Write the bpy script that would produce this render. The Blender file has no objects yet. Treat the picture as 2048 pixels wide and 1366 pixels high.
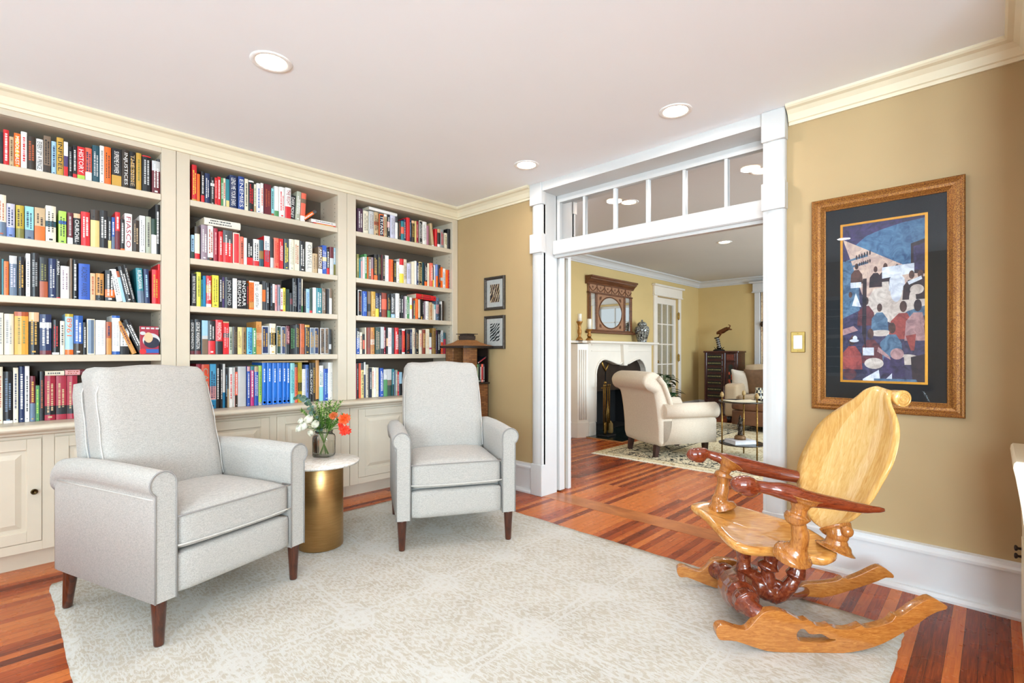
import bpy, bmesh, math, random
from mathutils import Vector, Matrix, Euler
random.seed(7)
S = bpy.context.scene
COL = S.collection
pi = math.pi

# ------------------------------------------------------------------ camera
CAM_H = 1.15
FPX = 1004.8            # focal length in pixels of the 2048 px wide frame
YAW = math.radians(43.9)
FW = Vector((math.cos(YAW), math.sin(YAW), 0)); RT = Vector((math.sin(YAW), -math.cos(YAW), 0))
cd = bpy.data.cameras.new('camera'); cam = bpy.data.objects.new('camera', cd); COL.objects.link(cam)
cam.location = (0, 0, CAM_H); cam.rotation_euler = (pi/2, 0, YAW - pi/2)
cd.sensor_width = 36; cd.lens = 36*FPX/2048; cd.shift_y = (706-683)/2048; cd.clip_start = .01
S.camera = cam

# surveying helpers: where the sight line of a photo pixel meets a real plane of the room
def ray(px, py): return FW + RT*((px-1024)/FPX) + Vector((0, 0, -(py-706)/FPX))
def onX(px, py, X): d = ray(px, py); return Vector((0, 0, CAM_H)) + d*(X/d.x)
def onY(px, py, Y): d = ray(px, py); return Vector((0, 0, CAM_H)) + d*(Y/d.y)
def onZ(px, py, Z): d = ray(px, py); return Vector((0, 0, CAM_H)) + d*((Z-CAM_H)/d.z)
def at(px, py, depth): return Vector((0, 0, CAM_H)) + ray(px, py)*depth

# ------------------------------------------------------------------ materials
def lin(c):
    if isinstance(c, str):
        c = tuple(int(c[i:i+2], 16) for i in (0, 2, 4))
    return tuple((x/255/12.92 if x/255 <= .04045 else ((x/255+.055)/1.055)**2.4) for x in c) + (1,)
MATS = {}
class NT:
    def __init__(s, name):
        s.m = bpy.data.materials.new(name); s.m.use_nodes = True; s.t = s.m.node_tree; s.n = s.t.nodes; s.l = s.t.links
        s.b = s.n['Principled BSDF']
    def new(s, typ, **kw):
        n = s.n.new(typ)
        for k, v in kw.items(): setattr(n, k, v)
        return n
    def link(s, a, b): s.l.new(a, b)
    def coord(s, kind='Object', scale=(1, 1, 1), rot=(0, 0, 0)):
        tc = s.new('ShaderNodeTexCoord'); mp = s.new('ShaderNodeMapping')
        mp.inputs['Scale'].default_value = scale; mp.inputs['Rotation'].default_value = rot
        s.link(tc.outputs[kind], mp.inputs['Vector']); return mp.outputs['Vector']
    def noise(s, vec, scale, detail=3, rough=.5, dist=0):
        n = s.new('ShaderNodeTexNoise'); n.inputs['Scale'].default_value = scale; n.inputs['Detail'].default_value = detail
        n.inputs['Roughness'].default_value = rough; n.inputs['Distortion'].default_value = dist
        s.link(vec, n.inputs['Vector']); return n.outputs['Fac']
    def ramp(s, fac, stops):
        r = s.new('ShaderNodeValToRGB'); e = r.color_ramp.elements
        while len(e) < len(stops): e.new(.5)
        for i, (p, c) in enumerate(stops): e[i].position = p; e[i].color = c if len(c) == 4 else tuple(c)+(1,)
        s.link(fac, r.inputs['Fac']); return r.outputs['Color']
    def mix(s, fac, a, b, blend='MIX'):
        m = s.new('ShaderNodeMix', data_type='RGBA', blend_type=blend)
        for sock, val in ((m.inputs['Factor'], fac), (m.inputs[6], a), (m.inputs[7], b)):
            if isinstance(val, bpy.types.NodeSocket): s.link(val, sock)
            else: sock.default_value = val
        return m.outputs[2]
    def math(s, op, a, b=None, c=None):
        m = s.new('ShaderNodeMath', operation=op)
        for i, val in enumerate((a, b, c)):
            if val is None: continue
            if isinstance(val, bpy.types.NodeSocket): s.link(val, m.inputs[i])
            else: m.inputs[i].default_value = val
        return m.outputs[0]
    def bump(s, h, strength=.3, dist=.01):
        b = s.new('ShaderNodeBump'); b.inputs['Strength'].default_value = strength; b.inputs['Distance'].default_value = dist
        s.link(h, b.inputs['Height']); s.link(b.outputs['Normal'], s.b.inputs['Normal'])
    def base(s, col): 
        if isinstance(col, bpy.types.NodeSocket): s.link(col, s.b.inputs['Base Color'])
        else: s.b.inputs['Base Color'].default_value = col
    def set(s, **kw):
        for k, v in kw.items(): s.b.inputs[k.replace('_', ' ')].default_value = v

def plain(name, c, rough=.5, metal=0, var=.06, scale=30, bump=0, spec=.5, coat=0):
    """painted / solid surface with slight mottling"""
    if name in MATS: return MATS[name]
    k = NT(name); c = lin(c); v = k.coord()
    f = k.noise(v, scale, 3)
    k.base(k.ramp(f, [(.3, tuple(x*(1-var) for x in c[:3])), (.7, tuple(min(1, x*(1+var)) for x in c[:3]))]))
    k.set(Roughness=rough, Metallic=metal, Specular_IOR_Level=spec, Coat_Weight=coat)
    if bump: k.bump(k.noise(v, scale*4, 2), bump, .004)
    MATS[name] = k.m; return k.m

def wood(name, c1, c2, rough=.3, scale=(1, 1, 1), grain=14, coat=0, rot=(0, 0, 0), dist=1.5):
    """grained wood: bands running along the local X of the mapping"""
    if name in MATS: return MATS[name]
    k = NT(name); v = k.coord('Object', (scale[0]*.12, scale[1], scale[2]), rot)
    f = k.noise(v, grain, 4, .55, dist); g = k.noise(v, grain*6, 2, .5, .3)
    h = k.math('ADD', k.math('MULTIPLY', f, .75), k.math('MULTIPLY', g, .25))
    k.base(k.ramp(h, [(.33, lin(c1)), (.66, lin(c2))]))
    k.set(Roughness=rough, Coat_Weight=coat, Coat_Roughness=.08)
    MATS[name] = k.m; return k.m

def metal(name, c, rough=.3, var=.1, scale=40, bump=.05):
    return plain(name, c, rough, 1, var, scale, bump)

def emit(name, c, strength):
    if name in MATS: return MATS[name]
    k = NT(name); k.base(lin(c)); k.b.inputs['Emission Color'].default_value = lin(c); k.b.inputs['Emission Strength'].default_value = strength
    MATS[name] = k.m; return k.m

def pane_glass(name, tint=(1, 1, 1), ior=1.5, rough=0):
    """a thin pane: clear, mirroring by the angle it is seen at"""
    if name in MATS: return MATS[name]
    k = NT(name); k.n.remove(k.b)
    tr = k.new('ShaderNodeBsdfTransparent'); tr.inputs['Color'].default_value = tint+(1,)
    gl = k.new('ShaderNodeBsdfGlossy'); gl.inputs['Roughness'].default_value = rough
    fr = k.new('ShaderNodeFresnel'); fr.inputs['IOR'].default_value = ior
    mx = k.new('ShaderNodeMixShader'); k.link(fr.outputs[0], mx.inputs[0]); k.link(tr.outputs[0], mx.inputs[1]); k.link(gl.outputs[0], mx.inputs[2])
    k.link(mx.outputs[0], k.n['Material Output'].inputs['Surface']); MATS[name] = k.m; return k.m

def fabric(name, c, c2, weave=900, rough=.9, bump=.25, bscale=1.0):
    if name in MATS: return MATS[name]
    k = NT(name); v = k.coord()
    w1 = k.new('ShaderNodeTexWave', wave_type='BANDS', bands_direction='X'); w1.inputs['Scale'].default_value = weave/6.28; w1.inputs['Distortion'].default_value = 2; w1.inputs['Detail'].default_value = 1
    w2 = k.new('ShaderNodeTexWave', wave_type='BANDS', bands_direction='Z'); w2.inputs['Scale'].default_value = weave/6.28; w2.inputs['Distortion'].default_value = 2; w2.inputs['Detail'].default_value = 1
    k.link(v, w1.inputs['Vector']); k.link(v, w2.inputs['Vector'])
    n1 = k.noise(v, 260, 2); n2 = k.noise(k.coord('Object', (1, 1, 12)), 60, 2)
    f = k.math('ADD', k.math('MULTIPLY', n1, .6), k.math('MULTIPLY', n2, .4))
    k.base(k.ramp(f, [(.36, lin(c2)), (.62, lin(c))]))
    k.set(Roughness=rough, Specular_IOR_Level=.15, Sheen_Weight=.15)
    h = k.math('ADD', k.math('MULTIPLY', w1.outputs['Fac'], w2.outputs['Fac']), k.noise(v, 320, 2))
    k.bump(h, bump, .0012*bscale)
    MATS[name] = k.m; return k.m

# ------------------------------------------------------------------ mesh builder
class MB:
    def __init__(s): s.v = []; s.f = []; s.mi = []; s.sm = []
    def add(s, vs, fs, mat=0, smooth=False, M=None):
        o = len(s.v)
        s.v += [tuple(M @ Vector(p)) if M else tuple(p) for p in vs]
        s.f += [tuple(i+o for i in f) for f in fs]; s.mi += [mat]*len(fs); s.sm += [smooth]*len(fs); return s
    def box(s, a, b, mat=0, M=None):
        (x0, y0, z0), (x1, y1, z1) = a, b
        return s.add([(x0, y0, z0), (x1, y0, z0), (x1, y1, z0), (x0, y1, z0), (x0, y0, z1), (x1, y0, z1), (x1, y1, z1), (x0, y1, z1)],
                     [(0, 3, 2, 1), (4, 5, 6, 7), (0, 1, 5, 4), (1, 2, 6, 5), (2, 3, 7, 6), (3, 0, 4, 7)], mat, False, M)
    def cbox(s, a, b, r=.003, mat=0, M=None):
        """box with small chamfers"""
        lo = Vector([min(p) for p in zip(a, b)]); hi = Vector([max(p) for p in zip(a, b)])
        r = min(r, *[d*.49 for d in (hi-lo)])
        bm = bmesh.new(); bmesh.ops.create_cube(bm, size=1)
        c = (lo+hi)/2; d = hi-lo
        for v in bm.verts: v.co = Vector((v.co.x*d.x, v.co.y*d.y, v.co.z*d.z))+c
        bmesh.ops.bevel(bm, geom=bm.edges[:], offset=r, segments=1, affect='EDGES')
        s.frombm(bm, mat, False, M); return s
    def frombm(s, bm, mat=0, smooth=False, M=None):
        bm.verts.index_update()
        s.add([v.co.copy() for v in bm.verts], [[v.index for v in f.verts] for f in bm.faces], mat, smooth, M); bm.free(); return s
    def rbox(s, a, b, r, n=6, mat=0, M=None, fn=None):
        """soft box: all edges rounded by r, n cells a side; fn(p, uvw) may move points (uvw in -1..1)"""
        lo = Vector([min(p) for p in zip(a, b)]); hi = Vector([max(p) for p in zip(a, b)]); c = (lo+hi)/2; h = (hi-lo)/2
        rr = Vector([min(r, q*.999) for q in h])
        idx = {}; vs = []; fs = []
        def tk(i):  # parameter positions bunched at the rounded ends
            return -1+2*i/n
        def pt(i, j, k):
            key = (i, j, k)
            if key in idx: return idx[key]
            u = Vector((tk(i), tk(j), tk(k)))
            q = Vector()
            for ax in range(3):
                t = u[ax]; q[ax] = math.copysign(1, t)*(abs(t)**.75)*h[ax]
            inner = Vector([max(-h[x]+rr[x], min(h[x]-rr[x], q[x])) for x in range(3)])
            dlt = q-inner
            if dlt.length > 1e-9:
                e = Vector([dlt[x]/rr[x] for x in range(3)]); e.normalize()
                q = inner+Vector([e[x]*rr[x] for x in range(3)])
            p = c+q
            if fn: p = fn(p, u)
            idx[key] = len(vs); vs.append(p); return idx[key]
        for i in range(n):
            for j in range(n):
                fs += [(pt(i, j, 0), pt(i, j+1, 0), pt(i+1, j+1, 0), pt(i+1, j, 0)), (pt(i, j, n), pt(i+1, j, n), pt(i+1, j+1, n), pt(i, j+1, n)),
                       (pt(i, 0, j), pt(i+1, 0, j), pt(i+1, 0, j+1), pt(i, 0, j+1)), (pt(i, n, j), pt(i, n, j+1), pt(i+1, n, j+1), pt(i+1, n, j)),
                       (pt(0, i, j), pt(0, i, j+1), pt(0, i+1, j+1), pt(0, i+1, j)), (pt(n, i, j), pt(n, i+1, j), pt(n, i+1, j+1), pt(n, i, j+1))]
        return s.add(vs, fs, mat, True, M)
    def lathe(s, prof, n=24, mat=0, M=None, smooth=True, squash=(1, 1)):
        vs = []; fs = []; m = len(prof)
        for i in range(n):
            a = 2*pi*i/n
            for r, z in prof: vs.append((r*math.cos(a)*squash[0], r*math.sin(a)*squash[1], z))
        for i in range(n):
            for j in range(m-1):
                a, b = i*m+j, ((i+1) % n)*m+j
                fs.append((a, b, b+1, a+1))
        s.add(vs, fs, mat, smooth, M)
        for e, flip in ((0, True), (m-1, False)):
            if prof[e][0] > 1e-6:
                ring = [vs[i*m+e] for i in range(n)]
                s.add(ring, [tuple(range(n))[::-1] if flip else tuple(range(n))], mat, False, M)
        return s
    def tube(s, path, rad, n=10, mat=0, M=None, caps=True, flat=1.0, closed=False):
        P = [Vector(p) for p in path]; m = len(P)
        R = rad if isinstance(rad, (list, tuple)) else [rad]*m
        vs = []; fs = []; ref = None
        for i in range(m):
            if closed: t = P[(i+1) % m]-P[i-1]
            else: t = P[min(i+1, m-1)]-P[max(i-1, 0)]
            t.normalize()
            if ref is None:
                ref = Vector((0, 0, 1)) if abs(t.z) < .9 else Vector((1, 0, 0))
            x = (ref-t*ref.dot(t)).normalized(); ref = x; y = t.cross(x)
            for k in range(n):
                a = 2*pi*k/n; vs.append(P[i]+x*(math.cos(a)*R[i])+y*(math.sin(a)*R[i]*flat))
        for i in range(m if closed else m-1):
            for k in range(n):
                j = (i+1) % m
                fs.append((i*n+k, i*n+(k+1) % n, j*n+(k+1) % n, j*n+k))
        s.add(vs, fs, mat, True, M)
        if caps and not closed:
            s.add(vs[:n], [tuple(range(n))[::-1]], mat, False, M); s.add(vs[-n:], [tuple(range(n))], mat, False, M)
        return s
    def prism(s, poly, axis, a0, a1, mat=0, M=None, smooth=False):
        """polygon (two coords) pushed along an axis: 'x' -> poly is (y,z), 'y' -> (x,z), 'z' -> (x,y)"""
        def P(p, a): return {'x': (a, p[0], p[1]), 'y': (p[0], a, p[1]), 'z': (p[0], p[1], a)}[axis]
        n = len(poly); vs = [P(p, a0) for p in poly]+[P(p, a1) for p in poly]
        s.add(vs, [(i, (i+1) % n, n+(i+1) % n, n+i) for i in range(n)], mat, smooth, M)
        s.add(vs[:n], [tuple(range(n))[::-1]], mat, False, M); s.add(vs[n:], [tuple(range(n))], mat, False, M)
        return s
    def grid(s, fn, nu, nv, mat=0, M=None, smooth=True):
        vs = [fn(i/nu, j/nv) for i in range(nu+1) for j in range(nv+1)]
        fs = [(i*(nv+1)+j, (i+1)*(nv+1)+j, (i+1)*(nv+1)+j+1, i*(nv+1)+j+1) for i in range(nu) for j in range(nv)]
        return s.add(vs, fs, mat, smooth, M)
    def ball(s, c, r, mat=0, n=10, M=None):
        r = r if isinstance(r, (tuple, list)) else (r, r, r)
        prof = [(math.sin(pi*i/n), -math.cos(pi*i/n)) for i in range(n+1)]
        T = Matrix.Translation(c) @ Matrix.Diagonal((r[0], r[1], r[2], 1))
        return s.lathe(prof, n*2 if n < 8 else 16, mat, (M @ T) if M else T)
    def build(s, name, mats, parent=None, loc=None, rotz=None, fix=True):
        me = bpy.data.meshes.new(name); me.from_pydata([tuple(p) for p in s.v], [], s.f)
        mats = mats if isinstance(mats, (list, tuple)) else [mats]
        for m in mats: me.materials.append(m)
        me.polygons.foreach_set('material_index', s.mi); me.polygons.foreach_set('use_smooth', s.sm)
        if fix:
            bm = bmesh.new(); bm.from_mesh(me); bmesh.ops.remove_doubles(bm, verts=bm.verts[:], dist=1e-6)
            bmesh.ops.recalc_face_normals(bm, faces=bm.faces[:]); bm.to_mesh(me); bm.free()
        me.update()
        o = bpy.data.objects.new(name, me); COL.objects.link(o)
        if parent is not None: o.parent = parent
        if loc is not None: o.location = loc
        if rotz is not None: o.rotation_euler = (0, 0, rotz)
        return o

def tag(o, label, cat, group=None, kind=None):
    o['label'] = label; o['category'] = cat
    if group: o['group'] = group
    if kind: o['kind'] = kind
    return o
def thing(name, label, cat, loc=(0, 0, 0), rotz=0, group=None):
    o = bpy.data.objects.new(name, None); o.empty_display_size = .1; COL.objects.link(o)
    o.location = loc; o.rotation_euler = (0, 0, rotz); return tag(o, label, cat, group)
def struct(o, label=None, cat=None):
    o['kind'] = 'structure'
    if label: o['label'] = label
    if cat: o['category'] = cat
    return o
def kids(o): return [c for c in bpy.data.objects if c.parent == o]
def dup(root, loc, rotz, label=None, group=None):
    r = root.copy(); COL.objects.link(r); r.location = loc; r.rotation_euler = (0, 0, rotz)
    if label: r['label'] = label
    if group: r['group'] = group
    for ch in kids(root):
        c = ch.copy(); COL.objects.link(c); c.parent = r
        for g in kids(ch):
            d = g.copy(); COL.objects.link(d); d.parent = c
    return r
def modif(o, typ, **kw):
    m = o.modifiers.new(typ.lower(), typ)
    for k, v in kw.items(): setattr(m, k, v)
    return m
def text_mesh(txt, size, extrude=.0002):
    """lettering as mesh data in the XY plane, centred; returns verts, faces, width, height"""
    cu = bpy.data.curves.new('lettering', 'FONT'); cu.body = txt; cu.size = size; cu.align_x = 'CENTER'; cu.align_y = 'CENTER'; cu.resolution_u = 2; cu.extrude = extrude
    o = bpy.data.objects.new('lettering', cu); COL.objects.link(o)
    dg = bpy.context.evaluated_depsgraph_get(); dg.update(); e = o.evaluated_get(dg); me = e.to_mesh()
    vs = [v.co.copy() for v in me.vertices]; fs = [tuple(p.vertices) for p in me.polygons]
    e.to_mesh_clear(); bpy.data.objects.remove(o); bpy.data.curves.remove(cu)
    if not vs: return [], [], 1, 1
    w = max(v.x for v in vs)-min(v.x for v in vs); h = max(v.y for v in vs)-min(v.y for v in vs)
    cx = (max(v.x for v in vs)+min(v.x for v in vs))/2; cy = (max(v.y for v in vs)+min(v.y for v in vs))/2
    return [Vector((v.x-cx, v.y-cy, v.z)) for v in vs], fs, w, h
# ------------------------------------------------------------------ the setting
CEIL = 2.513
WX = 3.10; WX2 = 3.42           # the wall with the wide opening
FIREY = 4.20; FARX = 9.64       # the other room
wall_m = plain('ochre_wall_paint', 'b0966c', .62, var=.025, scale=3, bump=.03)
wall2_m = plain('yellow_wall_paint', 'cdb279', .62, var=.025, scale=3, bump=.03)
white_m = plain('white_trim_paint', 'cbcac8', .35, var=.015, scale=8)
cream_m = plain('cream_cabinet_paint', 'cdc0ab', .4, var=.02, scale=8)
crown_m = plain('cream_crown_paint', 'e4d8bc', .45, var=.02, scale=8)
ceil_m = plain('ceiling_paint', 'f4f7fa', .9, var=.008, scale=2)
base_m = plain('grey_white_baseboard', 'dadada', .35, var=.015, scale=8)

def floor_mat(name, rot):
    k = NT(name)
    v = k.coord('Object', (1, 1, 1), (0, 0, rot))
    br = k.new('ShaderNodeTexBrick'); br.offset = .37; br.offset_frequency = 2; br.squash = 1
    k.link(v, br.inputs['Vector'])
    br.inputs['Scale'].default_value = 1; br.inputs['Brick Width'].default_value = 2.3; br.inputs['Row Height'].default_value = .046
    br.inputs['Mortar Size'].default_value = .0007; br.inputs['Mortar Smooth'].default_value = .2; br.inputs['Bias'].default_value = 0
    br.inputs['Color1'].default_value = (0, 0, 0, 1); br.inputs['Color2'].default_value = (1, 1, 1, 1); br.inputs['Mortar'].default_value = (.25, .25, .25, 1)
    tone = k.new('ShaderNodeSeparateColor'); k.link(br.outputs['Color'], tone.inputs[0])
    g = k.noise(k.coord('Object', (1.2, 26, 1), (0, 0, rot)), 5, 4, .6, .6)
    fine = k.noise(k.coord('Object', (3, 120, 1), (0, 0, rot)), 6, 2)
    f = k.math('ADD', k.math('MULTIPLY', tone.outputs[0], .54), k.math('ADD', k.math('MULTIPLY', g, .5), k.math('MULTIPLY', fine, .2)))
    col = k.ramp(f, [(.28, lin('45160a')), (.44, lin('7a3014')), (.60, lin('a54a1f')), (.80, lin('c06a32'))])
    col = k.mix(br.outputs['Fac'], col, lin('2c1209'))
    k.base(col); k.set(Specular_IOR_Level=.3)
    r = k.math('ADD', .2, k.math('MULTIPLY', k.noise(v, 9, 3), .16)); k.link(r, k.b.inputs['Roughness'])
    h = k.math('SUBTRACT', k.math('MULTIPLY', g, .25), br.outputs['Fac'])
    k.bump(h, .12, .002)
    return k.m
floorA = floor_mat('strip_wood_floor', 0); floorB = wood('threshold_wood', '8f4a20', 'b9703a', .28, (26, 1.2, 1), 4, 0, (0, 0, 0), .6)
b = MB(); b.box((-2.75, -2.6, -.06), (9.8, 4.35, 0)); b.box((3.07, .955, -.02), (3.255, 2.612, .0012), 1)
struct(b.build('floor', [floorA, floorB]), 'strip floor of red and orange brown wood')

def wall(name, axis, p0, p1, a0, a1, z1, mat, holes=(), label=None):
    """upright wall between p0..p1 across and a0..a1 along, with rectangular holes (a, b, z0, z1)"""
    m = MB()
    def bx(a, b, z0, z1):
        if b-a < 1e-4 or z1-z0 < 1e-4: return
        if axis == 'x': m.box((p0, a, z0), (p1, b, z1))
        else: m.box((a, p0, z0), (b, p1, z1))
    cur = a0
    for (a, b_, z0, zz) in sorted(holes):
        bx(cur, a, 0, z1); bx(a, b_, 0, z0); bx(a, b_, zz, z1); cur = b_
    bx(cur, a1, 0, z1)
    return struct(m.build(name, mat), label)
OPEN_N, OPEN_F = .955, 2.612     # the opening's two jambs
wall('wall_right', 'x', WX, WX2, -.25, 4.2, CEIL, wall_m, [(OPEN_N-.03, OPEN_F+.03, 0, 2.46)], 'ochre wall with a wide cased opening')
wall('wall_back', 'y', 4.05, 4.2, -2.6, WX, CEIL, wall_m, (), 'ochre wall behind the bookcases')
wall('wall_left', 'x', -2.75, -2.6, -2.4, 4.2, CEIL, wall_m, [(1.30, 2.0, .8, 2.0), (2.5, 3.5, .8, 2.2), (-2.1, -.6, .8, 2.2)], 'ochre wall with two windows')
wall('wall_front', 'y', -2.55, -2.4, -2.6, WX2, CEIL, wall_m, [(-1.9, -.3, .8, 2.2)], 'ochre wall with a wide window')
wall('wall_partition', 'y', -.25, -.11, 2.4, WX, CEIL, wall_m, (), 'short ochre partition wall')
wall('wall_fireplace', 'y', FIREY, 4.35, WX2, 9.8, 2.53, wall2_m, [(5.82, 7.30, 0, 1.10), (onY(1312, 700, 4.2).x-.005, onY(1355.7, 700, 4.2).x+.005, 0, onY(1333, 596, 4.2).z+.005)], 'yellow wall with the fireplace')
wall('wall_far', 'x', FARX, 9.8, -2.4, 4.2, 2.53, wall2_m, [(onX(1522, 700, FARX).y-1.3, onX(1522, 700, FARX).y, .75, 2.2)], 'yellow far wall of the other room')
wall('wall_far_front', 'y', -2.55, -2.4, WX2, 9.8, 2.53, wall2_m, [(4.6, 7.6, .6, 2.2)], 'yellow wall with windows')
b = MB(); b.box((-2.75, -2.6, CEIL), (WX2, 4.35, 2.6)); struct(b.build('ceiling', ceil_m), 'plain white ceiling with recessed lights')
b = MB(); b.box((WX2, -2.6, 2.53), (9.8, 4.35, 2.6)); struct(b.build('ceiling', plain('far_ceiling_dimmed', 'cdccca', .9, var=.01, scale=2)), 'white ceiling of the other room')  # white ceiling colour greyed to paint in this room's dimmer light

# crown mouldings
CR = [(0, -.098), (.012, -.098), (.014, -.082), (.022, -.078), (.026, -.068), (.036, -.045), (.055, -.026), (.074, -.02), (.082, -.012), (.082, 0), (0, 0)]
def crown(name, axis, wallpos, sign, a0, a1, mat, z=CEIL, k=1.0):
    m = MB()
    if axis == 'x': m.prism([(wallpos+sign*o*k, z+h*k) for o, h in CR], 'x', a0, a1)      # runs along x, juts in y
    else: m.prism([(wallpos+sign*o*k, z+h*k) for o, h in CR], 'y', a0, a1)                 # runs along y, juts in x
    return struct(m.build(name, mat))
crown('trim_1', 'x', 3.70, -1, -.4, WX, crown_m)
crown('trim_2', 'y', WX, -1, OPEN_F+.122, 3.70, crown_m)
crown('trim_3', 'y', WX, -1, -.11, OPEN_N-.125, crown_m)
crown('trim_4', 'x', -.11, 1, 2.4, WX, crown_m)
crown('trim_5', 'x', FIREY, -1, WX2, FARX, white_m, 2.53, 1.15)
crown('trim_6', 'y', FARX, -1, -2.4, FIREY, white_m, 2.53, 1.15)

# baseboards: board, cap and shoe as one moulding profile
BB = [(0, 0), (.045, 0), (.045, .012), (.036, .026), (.018, .029), (.018, .195), (.034, .2), (.034, .213), (.026, .222), (.024, .236), (0, .24)]
def baseboard(name, axis, wallpos, sign, a0, a1, mat=base_m):
    m = MB(); m.prism([(wallpos+sign*o, h) for o, h in BB], axis, a0, a1)
    return struct(m.build(name, mat))
baseboard('baseboard_right', 'y', WX, -1, -.11, OPEN_N-.11)
baseboard('baseboard_back', 'y', WX, -1, OPEN_F+.12, 3.67)
baseboard('baseboard_fireplace', 'x', FIREY, -1, WX2, 5.5)
baseboard('baseboard_fireplace', 'x', FIREY, -1, onY(1360.8, 700, 4.2).x, FARX)
baseboard('baseboard_far', 'y', FARX, -1, -2.4, FIREY)

# the cased opening: jambs, head, half-round columns with square blocks, plinths
c = MB()
c.box((3.058, OPEN_F, 0), (3.248, OPEN_F+.03, 2.445)); c.box((3.058, OPEN_N-.03, 0), (3.248, OPEN_N, 2.445))
c.box((3.40, OPEN_F, 0), (3.44, OPEN_F+.1, 2.445)); c.box((3.40, OPEN_N-.1, 0), (3.44, OPEN_N, 2.445))
c.box((3.058, OPEN_N-.03, 2.445), (3.40, OPEN_F+.03, 2.465)); c.box((3.058, OPEN_N, 2.465), (3.10, OPEN_F, CEIL)); c.box((3.25, OPEN_F+.0301, 0), (3.40, OPEN_F+.034, 2.445)); c.box((3.24, OPEN_F, 1.95), (3.40, OPEN_F+.03, 2.46)); c.box((3.0565, OPEN_F+.0005, 0), (3.0575, OPEN_F+.018, 2.445)); c.box((3.0565, OPEN_N-.018, 0), (3.0575, OPEN_N-.0005, 2.445))
def column(y0, y1):
    n = 14; w = (y1-y0)/2; yc = (y0+y1)/2
    prof = [(WX, y0), (WX-.018, y0)]+[(WX-.018-.03*math.sin(pi*i/n)**.8, yc-w*math.cos(pi*i/n)) for i in range(1, n)]+[(WX-.018, y1), (WX, y1)]
    c.prism([(x, y) for x, y in prof], 'z', 0, CEIL-.02, smooth=False)
    for z0, z1 in ((2.343, CEIL-.001), (1.955, 2.108)): c.cbox((WX-.06, y0-.006, z0), (WX, y1+.006, z1), .003)
    c.cbox((WX-.05, y0-.004, 0), (WX, y1+.004, .253), .004)
column(OPEN_N-.112, OPEN_N); column(OPEN_F, OPEN_F+.112)
struct(c.build('trim_7', white_m), 'white casing with half-round columns and square blocks')
# transom: rail, sash, muntins and panes
c = MB(); c.cbox((3.19, OPEN_N+.0004, 1.95), (3.31, OPEN_F-.0004, 2.066), .008); c.box((3.215, OPEN_N, 1.93), (3.235, OPEN_F, 1.95)); c.box((3.27, OPEN_N, 1.935), (3.29, OPEN_F, 1.95))
rail = struct(c.build('window_1', white_m), 'white transom of six panes over the wide opening')
c = MB(); c.box((3.25, OPEN_N+.0004, 2.39), (3.30, OPEN_F-.0004, 2.4446)); c.box((3.25, OPEN_N+.0004, 2.0662), (3.30, OPEN_F-.0004, 2.08)); c.box((3.251, OPEN_F-.028, 2.08), (3.299, OPEN_F-.0004, 2.39)); c.box((3.251, OPEN_N+.0004, 2.08), (3.299, OPEN_N+.028, 2.39))
c.build('sash', white_m, rail)
ys = [onX(px, 400, 3.262).y for px in (1168, 1229, 1294.5, 1368, 1452)]
for y in ys:
    MB().cbox((3.258, y-.011, 2.075), (3.298, y+.011, 2.395), .003).build('muntin', white_m, rail)
ed = [OPEN_F-.028]+ys+[OPEN_N+.028]
tg = pane_glass('transom_glass', (.96, .97, .97), 1.6)
for y1, y0 in zip(ed, ed[1:]):
    MB().add([(3.28, y0, 2.07), (3.28, y1, 2.07), (3.28, y1, 2.4), (3.28, y0, 2.4)], [(0, 1, 2, 3)]).build('pane', tg, rail)
c = MB(); c.cbox((3.268, OPEN_F-.016, .012), (3.335, OPEN_F+.3, 1.95), .003)
struct(c.build('door_1', white_m), 'white pocket door slid into the wall')

# windows of the living room (seen only in reflections): frames, muntins, panes
def sash_window(name, axis, p, a0, a1, z0, z1, nx=2, nz=2):
    m = MB()
    def bx(a, b_, zz0, zz1, d=.05):
        if axis == 'x': m.box((p-d/2, a, zz0), (p+d/2, b_, zz1))
        else: m.box((a, p-d/2, zz0), (b_, p+d/2, zz1))
    bx(a0, a0+.05, z0, z1); bx(a1-.05, a1, z0, z1); bx(a0, a1, z0, z0+.05); bx(a0, a1, z1-.05, z1); bx(a0, a1, (z0+z1)/2-.025, (z0+z1)/2+.025)
    for i in range(1, nx): y = a0+(a1-a0)*i/nx; bx(y-.01, y+.01, z0, z1, .03)
    for zz in (z0+(z1-z0)*.25, z0+(z1-z0)*.75): bx(a0, a1, zz-.01, zz+.01, .03)
    return struct(m.build(name, white_m), 'white sash window')
sash_window('window_2', 'x', -2.68, 1.30, 2.0, .8, 2.0); sash_window('window_3', 'x', -2.68, 2.5, 3.5, .8, 2.2); sash_window('window_7', 'x', -2.68, -2.1, -.6, .8, 2.2)
sash_window('window_4', 'y', -2.48, -1.9, -.3, .8, 2.2, 3); sash_window('window_5', 'y', -2.48, 4.6, 7.6, .6, 2.2, 5)

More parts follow.
